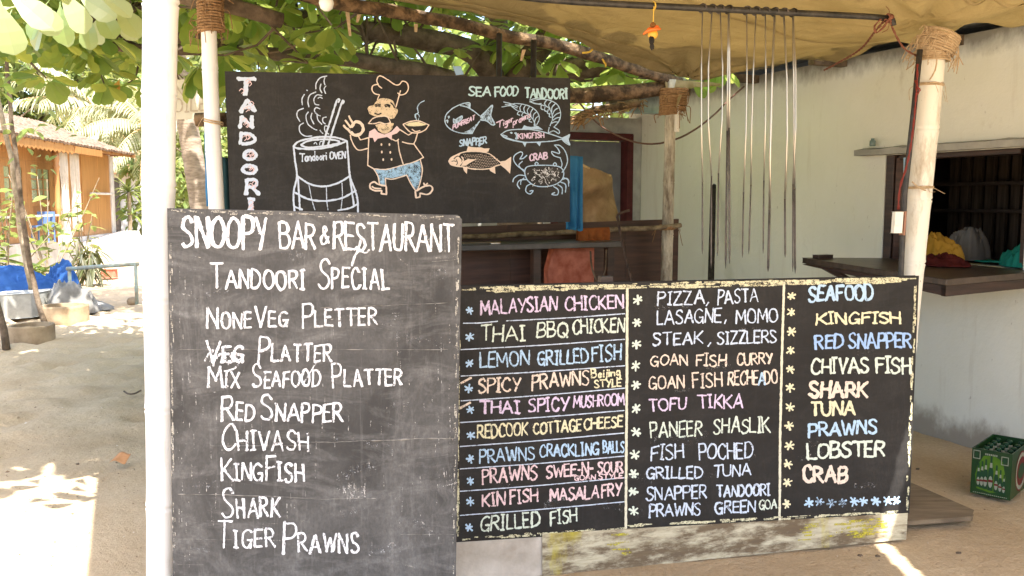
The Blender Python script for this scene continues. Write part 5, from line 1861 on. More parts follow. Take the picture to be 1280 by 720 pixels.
for k, (a_, h_, r_, lab) in enumerate(((-0.16, 0.09, 0.045, 'short pale tin on the rack, nearest the post in the window'), (-0.32, 0.13, 0.04, 'tallest pale tin on the rack inside the window'), (-0.52, 0.07, 0.055, 'squat wide tin on the rack at the right of the window'), (-0.72, 0.11, 0.04, 'narrow tin on the rack at the far right of the window'))):
    c = W(a_, 1.434, -1.06)
    mb = MB()
    mb.lathe([(r_, 0), (r_, h_), (r_ * 0.9, h_ + 0.01), (r_ * 0.5, h_ + 0.012)], c, 14)
    tag(mb.build('tin_can', M['grey_cement'], smooth=True, loc=c), lab, 'tin', 'tins on the rack inside the window')

# ------------------------------------------------------------------ beer carton
cr_ = thing('beer_crate', 'green printed beer carton full of bottles by the wall', 'crate', (2.42, 4.45, 0.0))
n0, l0 = G(1262.5, 626), G(1212.5, 615.5)
ax_l = (l0 - n0)
ax_l.z = 0
LW = ax_l.length
ax_l.normalize()
ax_r = Vector((-ax_l.y, ax_l.x, 0))
if ax_r.x < 0:
    ax_r = -ax_r
DW = 0.36
HC = 0.238
n0.z = 0.0
mb = MB()
t_ = 0.006


def cpt(a, b, z):
    return n0 + ax_l * (a * LW) + ax_r * (b * DW) + Z * z


for (a0_, b0_, a1_, b1_) in ((0, 0, 1, 0), (0, 0, 0, 1), (1, 0, 1, 1), (0, 1, 1, 1)):
    cc = cpt(0.5, 0.5, 0)
    q0, q1 = cpt(a0_, b0_, 0), cpt(a1_, b1_, 0)
    inn = (cc - (q0 + q1) / 2)
    inn.z = 0
    inn.normalize()
    e_ = (q1 - q0).normalized() * (t_ if a0_ == a1_ else 0)
    mb.prism([q0 + e_, q1 - e_, q1 - e_ + Z * HC, q0 + e_ + Z * HC], inn * t_)
mb.build('carton', M['carton_green'], cr_)
mb = MB()
mb.prism([cpt(0.04, 0.03, 0.004), cpt(0.96, 0.03, 0.004), cpt(0.96, 0.97, 0.004), cpt(0.04, 0.97, 0.004)], Z * 0.006)
mb.build('carton_base', M['carton_green'], cr_)
outl = -ax_r


def face_l(mb, poly, lift):
    """polygon on the left face, u across 0..1 from the far corner, w up in metres"""
    mb.add([n0 + ax_l * ((1 - u) * LW) + Z * w_ + outl * lift for u, w_ in poly], [tuple(range(len(poly)))])


def disc(cu, cw, ru, rw, n=20):
    return [(cu + ru * math.cos(2 * math.pi * i / n), cw + rw * math.sin(2 * math.pi * i / n)) for i in range(n)]


m1, m2, m3, m4 = MB(), MB(), MB(), MB()
face_l(m1, [(0.16, 0.03), (0.10, 0.10), (0.18, 0.16), (0.30, 0.205), (0.55, 0.215), (0.78, 0.19), (0.86, 0.11), (0.80, 0.035), (0.5, 0.02)], 0.0010)
order = [(0.19, 0.80), (0.83, 0.66), (0.28, 0.90), (0.74, 0.78), (0.37, 1.0), (0.64, 0.90), (0.50, 1.16)]
for k, (u, s_) in enumerate(order):
    L0 = 0.0014 + k * 0.0004
    bw_ = 0.048 * s_ + 0.008
    b0 = 0.032 + (0.5 - u) * 0.022
    h = 0.155 * s_
    face_l(m4, [(u - bw_, b0), (u + bw_, b0), (u + bw_, b0 + h * .55), (u + bw_ * .4, b0 + h * .72), (u + bw_ * .4, b0 + h), (u - bw_ * .4, b0 + h), (u - bw_ * .4, b0 + h * .72), (u - bw_, b0 + h * .55)], L0)
    face_l(m2, disc(u, b0 + h * 0.25, bw_ * 0.80, h * 0.17), L0 + 0.0001)
    face_l(m2, [(u - bw_ * .5, b0 + h * .66), (u + bw_ * .5, b0 + h * .66), (u + bw_ * .40, b0 + h * .80), (u - bw_ * .40, b0 + h * .80)], L0 + 0.0001)
    face_l(m3, [(u - bw_ * .9, b0 + h * .24), (u + bw_ * .9, b0 + h * .24), (u + bw_ * .9, b0 + h * .31), (u - bw_ * .9, b0 + h * .31)], L0 + 0.0002)
L1 = 0.0048
for u0, w0 in ((0.04, 0.185), (0.74, 0.175)):
    for (x0, x1, y0, y1) in ((0, .18, 0, .004), (0, .18, .040, .044), (0, .018, .004, .040), (.162, .18, .004, .040)):
        face_l(m2, [(u0 + x0, w0 + y0), (u0 + x1, w0 + y0), (u0 + x1, w0 + y1), (u0 + x0, w0 + y1)], L1)
    face_l(m4, disc(u0 + 0.09, w0 + 0.022, 0.045, 0.012, 12), L1)
for i in range(7):
    u = 0.34 + i * 0.045
    face_l(m2, [(u, 0.212), (u + 0.03, 0.212), (u + 0.03, 0.221), (u, 0.221)], L1)
for i in range(18):
    u = 0.08 + i * 0.048
    face_l(m2, [(u, 0.008), (u + 0.03, 0.008), (u + 0.03, 0.012), (u, 0.012)], L1)
face_l(m4, disc(0.80, 0.075, 0.045, 0.012, 12), 0.0056)
m1.build('printed_glow', M['print_lime'], cr_)
m2.build('printed_labels', M['print_white'], cr_)
m3.build('printed_bands', M['print_red'], cr_)
m4.build('printed_bottles', M['print_dark'], cr_)


def face_r(mb, poly, lift):
    mb.add([n0 + ax_r * u + Z * w_ - ax_l * lift for u, w_ in poly], [tuple(range(len(poly)))])


for nm_, mm, ru, rw, lf in (('printed_oval', 'print_red', 0.105, 0.105, 0.001), ('printed_oval', 'print_white', 0.096, 0.096, 0.0014), ('printed_oval', 'print_red', 0.080, 0.075, 0.0018), ('printed_oval', 'print_dark', 0.060, 0.040, 0.0022)):
    mb = MB()
    face_r(mb, disc(0.175, 0.115, ru, rw, 28), lf)
    mb.build(nm_, M[mm], cr_)
for i in range(3):
    for k in range(5):
        c = cpt(0.2 + i * 0.3, 0.12 + k * 0.19, 0.012)
        bt = thing('beer_bottle', 'capped green beer bottle standing in the green carton', 'bottle', tuple(c), 'beer bottles in the carton')
        mb = MB()
        mb.lathe([(0.027, 0), (0.030, 0.004), (0.030, 0.115), (0.026, 0.14), (0.015, 0.172), (0.0125, 0.19), (0.0125, 0.205), (0.0145, 0.207)], c, 14)
        mb.build('glass', M['bottle_green'], bt, smooth=True)
        mb = MB()
        mb.lathe([(0.0150, 0.2075), (0.0155, 0.212), (0.012, 0.217), (0.003, 0.2185)], c, 12)
        mb.build('cap', M['print_dark'], bt, smooth=True)
        mb = MB()
        mb.lathe([(0.0175, 0.170), (0.0142, 0.192), (0.0138, 0.1925)], c, 14)
        mb.build('neck_label', M['print_white'], bt, smooth=True)

# dark plank on the sand at the right
mb = MB()
g = [G(1080, 628, 0.012), G(1128, 604, 0.012), G(1216, 643, 0.012), G(1214, 650.5, 0.012), G(1090, 660, 0.012)]
mb.prism(g, Z * 0.022)
tag(mb.build('floor_plank', M['mat_wood'], bevel=0.004, loc=G(1150, 635)), 'dark flat board lying on the sand behind the menu chalkboard', 'board')
# litter on the sand
mb = MB()
c = G(151, 579, 0.0)
mb.grid(lambda u, v: c + Vector(((u - 0.5) * 0.085 + 0.02 * (v - .5), (v - 0.5) * 0.06 * (1 - 0.4 * u), 0.012 + 0.05 * v * (0.6 + 0.4 * u) + 0.012 * math.sin(u * 5))), 8, 6)
tag(mb.build('dry_leaf', M['dry_leaf'], smooth=True, solid=0.001, loc=c), 'curled brown dry leaf on the sand near the left post', 'leaf')
mb = MB()
mb.tube(smooth_line([G(155, 489, 0.02), G(160, 492, 0.012), G(168, 492, 0.012), G(176, 488, 0.02)], 0.02), [0.007] * len(smooth_line([G(155, 489, 0.02), G(160, 492, 0.012), G(168, 492, 0.012), G(176, 488, 0.02)], 0.02)), 6)
tag(mb.build('twig', M['bark'], loc=G(165, 490)), 'short bent dark twig on the sand left of the post', 'twig')
# countless bits of leaf, shell and grit on the sand
rl = random.Random(12)
mb = MB()
for i in range(420):
    if i % 3:
        c = G(rl.uniform(-20, 200), rl.triangular(395, 735, 560))
    else:
        c = Vector((rl.uniform(0.3, 3.0), rl.uniform(2.7, 5.2), 0))
    c.z = sand_z(c.x, c.y) + 0.001
    s_ = rl.uniform(0.002, 0.006) * (1 + (rl.random() < 0.05) * 1.2)
    a = rl.random() * 6.28
    ux, uy = Vector((math.cos(a), math.sin(a), rl.uniform(-.3, .3))) * s_, Vector((-math.sin(a), math.cos(a), rl.uniform(-.3, .3))) * s_ * rl.uniform(.4, .9)
    mb.add([c - ux - uy, c + ux - uy, c + ux * .7 + uy, c - ux * .6 + uy, c + Z * s_ * 0.8], [(0, 1, 4), (1, 2, 4), (2, 3, 4), (3, 0, 4)])
grit = NM('grit', 0.9)
gi = grit.n('ShaderNodeNewGeometry')
grit.color(grit.ramp(gi.outputs['Random Per Island'], [(0.0, (0.10, 0.065, 0.04)), (0.45, (0.25, 0.17, 0.10)), (0.75, (0.40, 0.30, 0.19)), (1.0, (0.62, 0.56, 0.46))]))
tag(mb.build('sand_litter', grit.m), 'fine grit and leaf crumbs scattered over the sand', 'litter', kind='stuff')
for k, (px, py, lab) in enumerate(((1186, 529, 'tiny dark chip near the foot of the green wall'), (1147, 586, 'tiny dark chip beside the floor board'), (1075, 694, 'tiny dark chip left of the sunlit streak'), (1097, 695, 'tiny dark chip right beside the sunlit streak'),
                                  (1198, 691, 'tiny dark chip in front of the carton'), (97, 580, 'tiny dark chip at the edge of the sunlit patch'))):
    c = G(px, py, 0.004)
    mb = MB()
    mb.blob(c, 0.012, 0.007, 0.005, k, 0.5, 3, 8, 6)
    tag(mb.build('wood_chip', M['bark'], loc=c), lab, 'chip', 'small chips on the sand')

# ------------------------------------------------------------------ things behind the left posts
sg = thing('paper_sign', 'cream board with faint hand painted capitals between the two white posts', 'sign', P(238, 125, 5.6))
s0, s1 = P(150, 101, 5.55), P(260, 99, 5.6)
mb = MB()
q = [P(192, 100, 5.57), P(262, 99, 5.6), P(262, 148, 5.6), P(192, 150, 5.57)]
us = (q[1] - q[0])
ns = Vector((us.y, -us.x, 0)).normalized()
mb.prism(q, -ns * 0.01)
mb.build('panel', M['sign_cream'], sg)
BS = Board(sg, q[0], ns)
mb = MB()
BS.word(mb, 'N', 219, 229, 120, 120, 15, 1.6)
BS.word(mb, 'TO', 239, 258, 119, 118, 15, 1.6)
BS.word(mb, 'OILE', 217, 258, 140, 138, 16, 1.8)
mb.build('painted_letters', M['sign_ink'], sg)
drape('hanging_strip', 'narrow blue cloth strip hanging down the thin white post', 'cloth', M['blue_cloth'], P(256, 156, 4.62), P(262, 156, 4.62), 0.42, 0.008, 1, 2, nu=8)
drape('dark_cloth', 'dark teal cloth hanging between the thin post and the upper chalkboard', 'cloth', cloth_mat('deep_teal', (0.012, 0.03, 0.035), (0.02, 0.05, 0.055)), P(277, 196, 4.9), P(296, 200, 4.92), 0.55, 0.02, 2, 4, nu=14)
mb = MB()
mb.prism([P(566, 83, 4.70), P(576, 83, 4.70), P(579.5, 93, 4.66), P(570, 94, 4.66)], Vector((0, 0.004, 0.002)))
tag(mb.build('card_tag', M['pale_blue_plastic'], loc=P(572, 90, 4.68)), 'pale blue card clipped to the top edge of the upper chalkboard', 'card')
mb = MB()
c = P(408, 3, 4.3)
mb.lathe([(0.012, 0.07), (0.016, 0.04), (0.03, 0.02), (0.036, -0.005), (0.028, -0.03), (0.012, -0.04)][::-1], c, 16)
tag(mb.build('light_bulb', M['bulb_glass'], smooth=True, loc=c), 'white unlit bulb hanging at the left end of the canopy log', 'bulb')
mb = MB()
mb.tube([c + Z * 0.06, c + Z * 0.3], 0.004, 6)
mb.build('bulb_cord', M['black_metal'], bpy.data.objects['light_bulb'])
for px, pt, lab in ((623, 50, 'dark upright pole left of the words on the upper chalkboard'), (666, 58, 'dark upright pole behind the right half of the upper chalkboard')):
    mb = MB()
    b = P(px, 300, 5.25)
    mb.tube([P(px, 262, 5.25), P(px + 0.5, 160, 5.25), P(px + 1, pt - 8, 5.25)], 0.017, 8)
    tag(mb.build('thin_pole', M['black_metal'], smooth=True, loc=(b.x, b.y, 0)), lab, 'pole', 'thin poles behind the upper chalkboard')
mb = MB()
for (pa, pb) in (((742, 60), (728, 66)), ((753, 74), (757, 83))):
    mb.tube(smooth_line([P(pa[0], pa[1], 5.55), P((pa[0] + pb[0]) / 2 + 2, (pa[1] + pb[1]) / 2 + 2, 5.53), P(pb[0], pb[1], 5.55)], 0.02), 0.006, 6)
tag(mb.build('yellow_cord', M['yellow_string'], loc=P(742, 62, 5.55)), 'yellow cord ends hanging from the canopy log', 'cord')

# ------------------------------------------------------------------ foliage tools
def leaf_template(shape, fold=0.12, droop=0.25):
    v, f = [], []
    for i, (t, wd) in enumerate(shape):
        z = -droop * t * t
        v += [(t, -wd, z + fold * wd * 1.6), (t, 0, z), (t, wd, z + fold * wd * 1.6)]
        if i:
            a, b = 3 * (i - 1), 3 * i
            f += [(a, a + 1, b + 1, b), (a + 1, a + 2, b + 2, b + 1)]
    return np.array(v), f


OBOVATE = leaf_template([(0, .012), (.12, .02), (.35, .14), (.6, .26), (.82, .29), (.94, .2), (1, .03)])
OVAL = leaf_template([(0, .02), (.3, .22), (.65, .24), (1, .02)])
BLADE = leaf_template([(0, .02), (.25, .06), (.6, .055), (.85, .03), (1, .004)], 0.3, 0.35)
CARD = leaf_template([(0, .03), (.45, .30), (1, .04)], 0.2, 0.2)


class Leaves:
    def __init__(s, seed=0):
        s.v, s.f, s.n = [], [], 0
        s.r = random.Random(seed)

    def add(s, tpl, pos, d, size, up=Vector((0, 0, 1)), roll=0.0):
        d = d.normalized()
        y = up.cross(d)
        if y.length < 1e-3:
            y = Vector((1, 0, 0))
        y.normalize()
        z = d.cross(y)
        if roll:
            c_, s_ = math.cos(roll), math.sin(roll)
            y, z = y * c_ + z * s_, z * c_ - y * s_
        m = np.array([d, y, z]) * size
        vv = tpl[0] @ m + np.array(pos)
        s.v.append(vv)
        s.f += [tuple(i + s.n for i in q) for q in tpl[1]]
        s.n += len(vv)

    def rosette(s, pos, size, k=7, tilt=0.0, axis_=Vector((0, 0, 1))):
        r = s.r
        a0 = r.random() * 6.28
        for i in range(k):
            a = a0 + i * 6.283 / k + r.uniform(-.35, .35)
            e = tilt + r.uniform(-0.55, 0.35)
            d = Vector((math.cos(a) * math.cos(e), math.sin(a) * math.cos(e), math.sin(e))) + axis_ * 0.15
            s.add(OBOVATE, pos + d * 0.02, d, size * r.uniform(0.7, 1.15), roll=r.uniform(-0.5, 0.5))

    def build(s, name, mat, parent, smooth=True):
        me = bpy.data.meshes.new(name)
        b = WM[parent.name].translation
        vv = np.concatenate(s.v) - np.array(b)
        me.from_pydata(vv.tolist(), [], s.f)
        me.materials.append(mat)
        me.polygons.foreach_set('use_smooth', [smooth] * len(me.polygons))
        me.update()
        return new_obj(name, me, parent)


def proj(p):
    d = p - EYE
    zc = d.y * CP - d.z * SP
    if zc < 0.05:
        return (-999, -999)
    return (640 + F * d.x / zc, 360 - F * (d.y * SP + d.z * CP) / zc)


def limb(mb, pts, r0, r1, seed=0, n=9):
    q = smooth_line(pts, 0.12)
    m = len(q)
    for i in range(m):
        q[i] = q[i] + Vector((noise.noise(Vector((i * .3, seed, 0))), noise.noise(Vector((i * .3, seed, 4))), noise.noise(Vector((i * .3, seed, 8))))) * 0.02
    mb.tube(q, [(r0 + (r1 - r0) * (i / (m - 1))) * (1 + .12 * noise.noise(Vector((i * .5, seed, 11)))) for i in range(m)], n)
    return q


# ------------------------------------------------------------------ almond tree over the yard
base = P(648, 300, 7.4)
base.z = 0
alm = thing('almond_tree', 'broad almond tree with big green leaves spreading behind the stall', 'tree', tuple(base))
mb = MB()
crotch = P(640, 112, 7.4)
limb(mb, [base - Z * 0.1, base + Z * 0.9 + Vector((0.03, 0, 0)), crotch], 0.21, 0.17, 1, 14)
mb.build('trunk', M['bark'], alm, smooth=True)
LIMBS = [
    ([crotch - Z * 0.1, P(590, 66, 7.2), P(520, 48, 6.9), P(470, 40, 6.7), P(400, 30, 6.5), P(345, 18, 6.3), P(300, 6, 6.1), P(200, -20, 5.8), P(60, -60, 5.4)], .10, .04),
    ([crotch - Z * 0.15, P(560, 98, 7.0), P(480, 80, 6.7), P(400, 72, 6.4), P(330, 66, 6.1), P(255, 63, 5.9), P(180, 60, 5.7), P(140, 58, 5.6)], .08, .028),
    ([crotch - Z * 0.1, P(690, 92, 7.3), P(740, 84, 7.2), P(800, 80, 7.1), P(860, 86, 7.0)], .11, .06),
    ([crotch, P(660, 72, 7.3), P(690, 40, 7.2), P(720, -30, 7.1)], .12, .07),
    ([crotch, P(612, 88, 7.5), P(625, 40, 7.6), P(600, -40, 7.8)], .10, .06),
    ([P(345, 18, 6.3), P(285, 42, 6.6), P(236, 42, 6.8), P(160, 40, 7.2), P(80, 62, 7.8)], .045, .02),
    ([P(200, -20, 5.8), P(150, 20, 5.2), P(60, 40, 4.9)], .035, .015),
    ([P(60, -60, 5.4), P(20, -45, 4.6), P(40, -20, 3.9), P(110, -14, 3.6)], .04, .016),
    ([crotch, P(700, 98, 7.6), P(770, 94, 7.9), P(850, 97, 8.2)], .05, .03)]
ltips = []
for k, (pts, r0, r1) in enumerate(LIMBS):
    mb = MB()
    ltips.append(limb(mb, pts, r0, r1, k + 2))
    mb.build('branch', M['bark'], alm, smooth=True)
rt = random.Random(5)
lv = Leaves(5)
tw = MB()


def y_limit(x):
    if x < 180:
        return 122 + 14 * math.sin(x * 0.06) - (26 if 60 < x < 120 else 0)
    if x < 230:
        return 110
    if x < 290:
        return 100
    return 108


def allowed(p, size=0.17):
    x, y = proj(p)
    if x > -200 and x < 1400 and y > y_limit(x) - 6:
        return False
    if 2.0 < p.z < 2.95 and p.x > -2.25 + 0.436 * (4.56 - p.y) and (p - T_LEFT_BACK).dot(V) < 0.1:
        return False
    g = p - SUN * (p.z / SUN.z)
    if -3.3 < g.x < -1.75 and 3.0 < g.y < 4.50:
        return False
    g2 = p - SUN * ((p.z - 2.2) / SUN.z)
    if p.z > 2.3 and -2.2 < g2.x < -1.35 and 3.2 < g2.y < 3.8:
        return False
    if g.y < 3.3:
        return False
    return True


clusters = []
for q in ltips:
    for i in range(4, len(q), 2):
        for _ in range(3):
            p = q[i] + Vector((rt.uniform(-.55, .55), rt.uniform(-.55, .55), rt.uniform(-.22, .75)))
            if allowed(p):
                clusters.append(p)
                if rt.random() < 0.6:
                    m = q[i].lerp(p, 0.5) + Vector((rt.uniform(-.06, .06), 0, rt.uniform(-.05, .08)))
                    tw.tube(smooth_line([q[i], m, p], 0.12), [0.011, 0.010, 0.008, 0.007, 0.006, 0.005, 0.005, 0.005, 0.005, 0.005, 0.005, 0.005, 0.005, 0.005, 0.005][:len(smooth_line([q[i], m, p], 0.12))], 5)
n = 0
while n < 260:      # wide visible fringe
    x, y, d = rt.uniform(-60, 430), rt.uniform(-40, 135), rt.uniform(4.9, 9.0)
    p = P(x, y, d)
    if allowed(p) and rt.random() < 1.1 - 0.006 * max(0, y):
        clusters.append(p)
        n += 1
        if rt.random() < 0.45:
            e = p + Vector((rt.uniform(-.4, .4), rt.uniform(-.3, .3), rt.uniform(0.05, .5)))
            tw.tube([p, p.lerp(e, 0.5) + Vector((.03, 0, -.03)), e], [.005, .007, .010], 5)
n = 0
while n < 115:
    p = P(rt.uniform(430, 870), rt.uniform(-20, 108), rt.uniform(6.6, 9.5))
    if allowed(p):
        clusters.append(p)
        n += 1
n = 0
while n < 120:     # leaf clusters added over the back of the stall for their shade
    p = Vector((rt.uniform(-0.5, 3.0), rt.uniform(5.4, 7.6), rt.uniform(2.9, 3.9)))
    x, y = proj(p)
    if y < 60 + 0.04 * max(0, x - 600):
        clusters.append(p)
        n += 1
n = 0
while n < 900:      # the crown overhead, which shades the yard
    p = Vector((rt.uniform(-6.5, 2.2), rt.uniform(2.6, 12.5), 0))
    p.z = 3.3 + 1.9 * rt.random() + 0.5 * noise.noise(p * 0.5)
    if proj(p)[1] > -4 and p.y < 9:
        continue
    g = p - SUN * (p.z / SUN.z)
    if allowed(p) and -0.6 * g.y - 0.3 < g.x < -0.6 and 4.3 < g.y < (10.0 if rt.random() < 0.8 else 13.0):
        clusters.append(p)
        n += 1
for k in range(26):      # unseen leaf clusters added above the canopy to shade the hanging sack
    clusters.append(Vector((1.05 + rt.uniform(-.45, .45), 5.55 + rt.uniform(-.4, .4), 2.95 + rt.uniform(0, .35))))
for p in clusters:
    lv.rosette(p, rt.uniform(0.15, 0.22) * (1.5 if p.z > 1.62 + 0.24 * p.y else 1.0), rt.randint(5, 8), rt.uniform(-0.65, 0.1))
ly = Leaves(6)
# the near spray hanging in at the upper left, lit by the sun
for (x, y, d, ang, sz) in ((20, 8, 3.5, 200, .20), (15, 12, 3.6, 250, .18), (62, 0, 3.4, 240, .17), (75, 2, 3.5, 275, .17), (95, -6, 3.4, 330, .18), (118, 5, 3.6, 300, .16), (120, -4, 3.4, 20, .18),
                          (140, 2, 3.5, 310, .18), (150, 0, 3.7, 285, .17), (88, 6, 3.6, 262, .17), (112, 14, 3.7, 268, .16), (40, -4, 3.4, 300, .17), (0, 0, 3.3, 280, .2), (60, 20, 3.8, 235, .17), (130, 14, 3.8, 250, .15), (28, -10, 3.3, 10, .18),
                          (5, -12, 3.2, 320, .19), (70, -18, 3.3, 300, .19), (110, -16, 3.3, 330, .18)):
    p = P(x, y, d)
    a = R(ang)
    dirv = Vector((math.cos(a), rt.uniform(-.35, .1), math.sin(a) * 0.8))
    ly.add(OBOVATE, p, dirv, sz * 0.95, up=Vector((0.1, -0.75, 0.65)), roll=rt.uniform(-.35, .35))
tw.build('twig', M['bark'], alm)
ly.build('sunlit_spray', M['sun_paled_leaf'], alm, False)
lv.build('foliage', M['almond_leaf'], alm, False)
lo = Leaves(2)
lo.add(OBOVATE, P(150, 98, 6.2), Vector((-0.35, -.2, -0.9)), .12, up=Vector((0, -1, .2)))
lo.build('dead_leaf', M['orange_leaf'], alm)

# ------------------------------------------------------------------ orange timber hut
Wd = Vector((-0.127, 0.992, 0)).normalized()
Wn = Vector((Wd.y, -Wd.x, 0))
H0 = Vector((-9.9, 17.0, 0))


def HW(a, z, off=0.0):
    return H0 + Wd * a + Wn * off + Z * z


def a_of(px):
    k = (px - 640) / F
    return (k * 17.0 + 9.9) / (-0.127 - k * 0.992) if False else ((9.9 + k * 17.0) / (-0.127 - 0.992 * k)) * 1.0


hut = thing('timber_hut', 'orange timber hut with tiled roof and glazed doors at the left', 'hut', tuple(H0))


def hpx(px, z, off=0.0):
    """point on the hut wall (pushed out by off) seen at photo column px"""
    k = (px - 640) / F
    o_ = H0 + Wn * off
    # (ox + a*dx) = k*(oy + a*dy) approximately, depth taken along the level axis
    a = (k * (o_.y * CP) - o_.x) / (Wd.x - k * Wd.y * CP)
    return o_ + Wd * a + Z * z


def wall_quad(mb, px0, px1, z0, z1, off, th=0.03):
    mb.prism([hpx(px0, z0, off), hpx(px1, z0, off), hpx(px1, z1, off), hpx(px0, z1, off)], -Wn * th)


mb = MB()
wall_quad(mb, -60, 153, -0.1, 0.62, 0.10, 0.5)
mb.build('plinth', M['hut_wash'], hut)
mb = MB()
a0_, a1_ = hpx(88, 0, 0.11), hpx(153, 0, 0.11)
mb.prism([hpx(92, -0.05, 0.115), hpx(154, -0.05, 0.115), hpx(149, 0.66, 0.115), hpx(97, 0.50, 0.115)], Wn * 0.5)
mb.build('ramp_wall', M['hut_wash'], hut)
mb = MB()
for i, (x0, x1) in enumerate(((-60, 0), (73, 103), (103.3, 123), (123.3, 143))):
    wall_quad(mb, x0, x1, 0.622, 2.68, 0.0 - 0.012 * (i % 2), 0.06)
wall_quad(mb, 0, 73, 2.32, 2.68, -0.004, 0.06)
mb.build('wall', M['orange_wood'], hut)
mb = MB()
wall_quad(mb, 139.5, 143.5, 0.3, 2.70, 0.02, 0.1)
mb.build('corner_board', M['hut_wash'], hut)
mb = MB()
mb.prism([hpx(143.6, 0, 0.0), hpx(143.6, 0, 0) - Wn * 3.5, hpx(143.6, 2.7, 0) - Wn * 3.5, hpx(143.6, 2.7, 0)], -Wd * 0.06)
mb.prism([hpx(-60, 0, 0.0), hpx(-60, 0, 0) - Wn * 3.5, hpx(-60, 2.7, 0) - Wn * 3.5, hpx(-60, 2.7, 0)], Wd * 0.06)
mb.build('end_wall', M['orange_wood_dark'], hut)
# glazed double doors
for k, (x0, x1) in enumerate(((1, 34.5), (35, 68))):
    zb, zt = 0.63, 2.31
    mb = MB()
    xm = x1 - x0
    wall_quad(mb, x0, x0 + xm * 0.16, zb, zt, 0.0)
    wall_quad(mb, x1 - xm * 0.16, x1, zb, zt, 0.0)
    wall_quad(mb, x0 + xm * 0.16, x1 - xm * 0.16, zt - 0.14, zt, 0.0)
    wall_quad(mb, x0 + xm * 0.16, x1 - xm * 0.16, 1.38, 1.50, 0.0)
    wall_quad(mb, x0 + xm * 0.16, x1 - xm * 0.16, zb, 0.78, 0.0)
    door = mb.build('door', M['orange_wood'], hut, bevel=0.006)
    mb = MB()
    wall_quad(mb, x0 + xm * 0.16, x1 - xm * 0.16, 0.78, 1.38, -0.012, 0.012)
    mb.build('door_panel', M['orange_wood_dark'], door)
    mb = MB()
    wall_quad(mb, x0 + xm * 0.16, x1 - xm * 0.16, 1.50, zt - 0.14, -0.016, 0.006)
    mb.build('pane', M['window_glass'], door)
    mb = MB()
    for t in (0.34, 0.67):
        wall_quad(mb, x0 + xm * (0.16 + 0.68 * t) - 0.5, x0 + xm * (0.16 + 0.68 * t) + 0.5, 1.50, zt - 0.14, -0.002, 0.012)
    for t in (0.33, 0.66):
        z = 1.50 + t * (zt - 1.64)
        wall_quad(mb, x0 + xm * 0.16, x1 - xm * 0.16, z - 0.012, z + 0.012, -0.004, 0.008)
    mb.build('glazing_bar', M['orange_wood'], door)
# roof with tiles and a scalloped fascia
mb = MB()
ea, eb_ = hpx(-70, 0, 0.62), hpx(171, 0, 0.62)
roofL = (eb_ - ea).length


def hroof(u, v):
    p = ea + (eb_ - ea) * u
    rr_ = v * 2.3
    z = 2.73 + rr_ * 0.36 + 0.022 * abs(math.sin(u * roofL * 3.14 / 0.21)) + 0.025 * (v * 9 % 1.0) * -1 + 0.02 * noise.noise(Vector((u * 30, v * 8, 0)))
    return p - Wn * rr_ + Z * z


mb.grid(hroof, 260, 36)
mb.build('roof', M['tile'], hut, solid=0.05)
mb = MB()
mb.prism([hpx(-70, 2.74, 0.55), hpx(171, 2.74, 0.55), hpx(171, 2.64, 0.55), hpx(-70, 2.64, 0.55)], -Wn * 0.05)
for px in range(-60, 170, 12):
    mb.prism([hpx(px, 2.735, 0.60), hpx(px + 1.0, 2.735, 0.60), hpx(px + 1.0, 2.66, 0.60), hpx(px, 2.66, 0.60)], -Wn * 1.0)
mb.build('rafter', M['orange_wood_dark'], hut)
mb = MB()
xs_ = np.linspace(-60, 95, 60)
for i in range(59):
    dz = 0.05 * (i % 2)
    mb.prism([hpx(xs_[i], 2.70, 0.57), hpx(xs_[i + 1], 2.70, 0.57), hpx(xs_[i + 1], 2.49 + (0.05 - dz), 0.57), hpx(xs_[i], 2.49 + dz, 0.57)], Wn * 0.015)
mb.build('fascia', M['orange_wood'], hut)
mb = MB()
mb.prism([hpx(95, 2.68, 0.56), hpx(128, 2.68, 0.56), hpx(128, 2.53, 0.56), hpx(95, 2.53, 0.56)], Wn * 0.05)
mb.build('eave_beam', M['orange_wood'], hut)
# turned porch column and rail
c = hpx(72, 0.6, 0.45)
mb = MB()
pr = [(0.075, 0.0), (0.075, 0.25), (0.05, 0.28), (0.085, 0.34), (0.05, 0.42), (0.07, 0.55), (0.045, 0.62), (0.08, 0.7), (0.06, 0.75), (0.06, 1.55), (0.08, 1.6), (0.055, 1.66), (0.075, 1.75), (0.075, 1.95)]
mb.lathe(pr, c, 14)
mb.build('column', M['orange_wood'], hut, smooth=True)
mb = MB()
mb.prism([hpx(-60, 1.16, 0.45), hpx(70.5, 1.16, 0.45), hpx(70.5, 1.20, 0.45), hpx(-60, 1.20, 0.45)], Wn * 0.04)
mb.build('porch_rail', M['hut_wash'], hut)
mb = MB()
mb.tube([hpx(114, 1.56, 0.10), hpx(114, 1.66, 0.10), hpx(141, 1.66, 0.10)], 0.03, 8)
mb.build('handrail', M['hut_wash'], hut)
drape('curtain', 'pale curtain hung from the hut eave, next to the turned column', 'curtain', M['curtain'], hpx(75, 2.60, 0.40), hpx(84, 2.60, 0.40), 1.86, 0.06, 3, 1, group='curtains on the hut', pinch=-0.25)
drape('curtain', 'pale curtain hung from the hut eave, right of the other one', 'curtain', M['curtain'], hpx(91, 2.58, 0.40), hpx(99, 2.58, 0.40), 1.78, 0.06, 3, 4, group='curtains on the hut', pinch=-0.4)

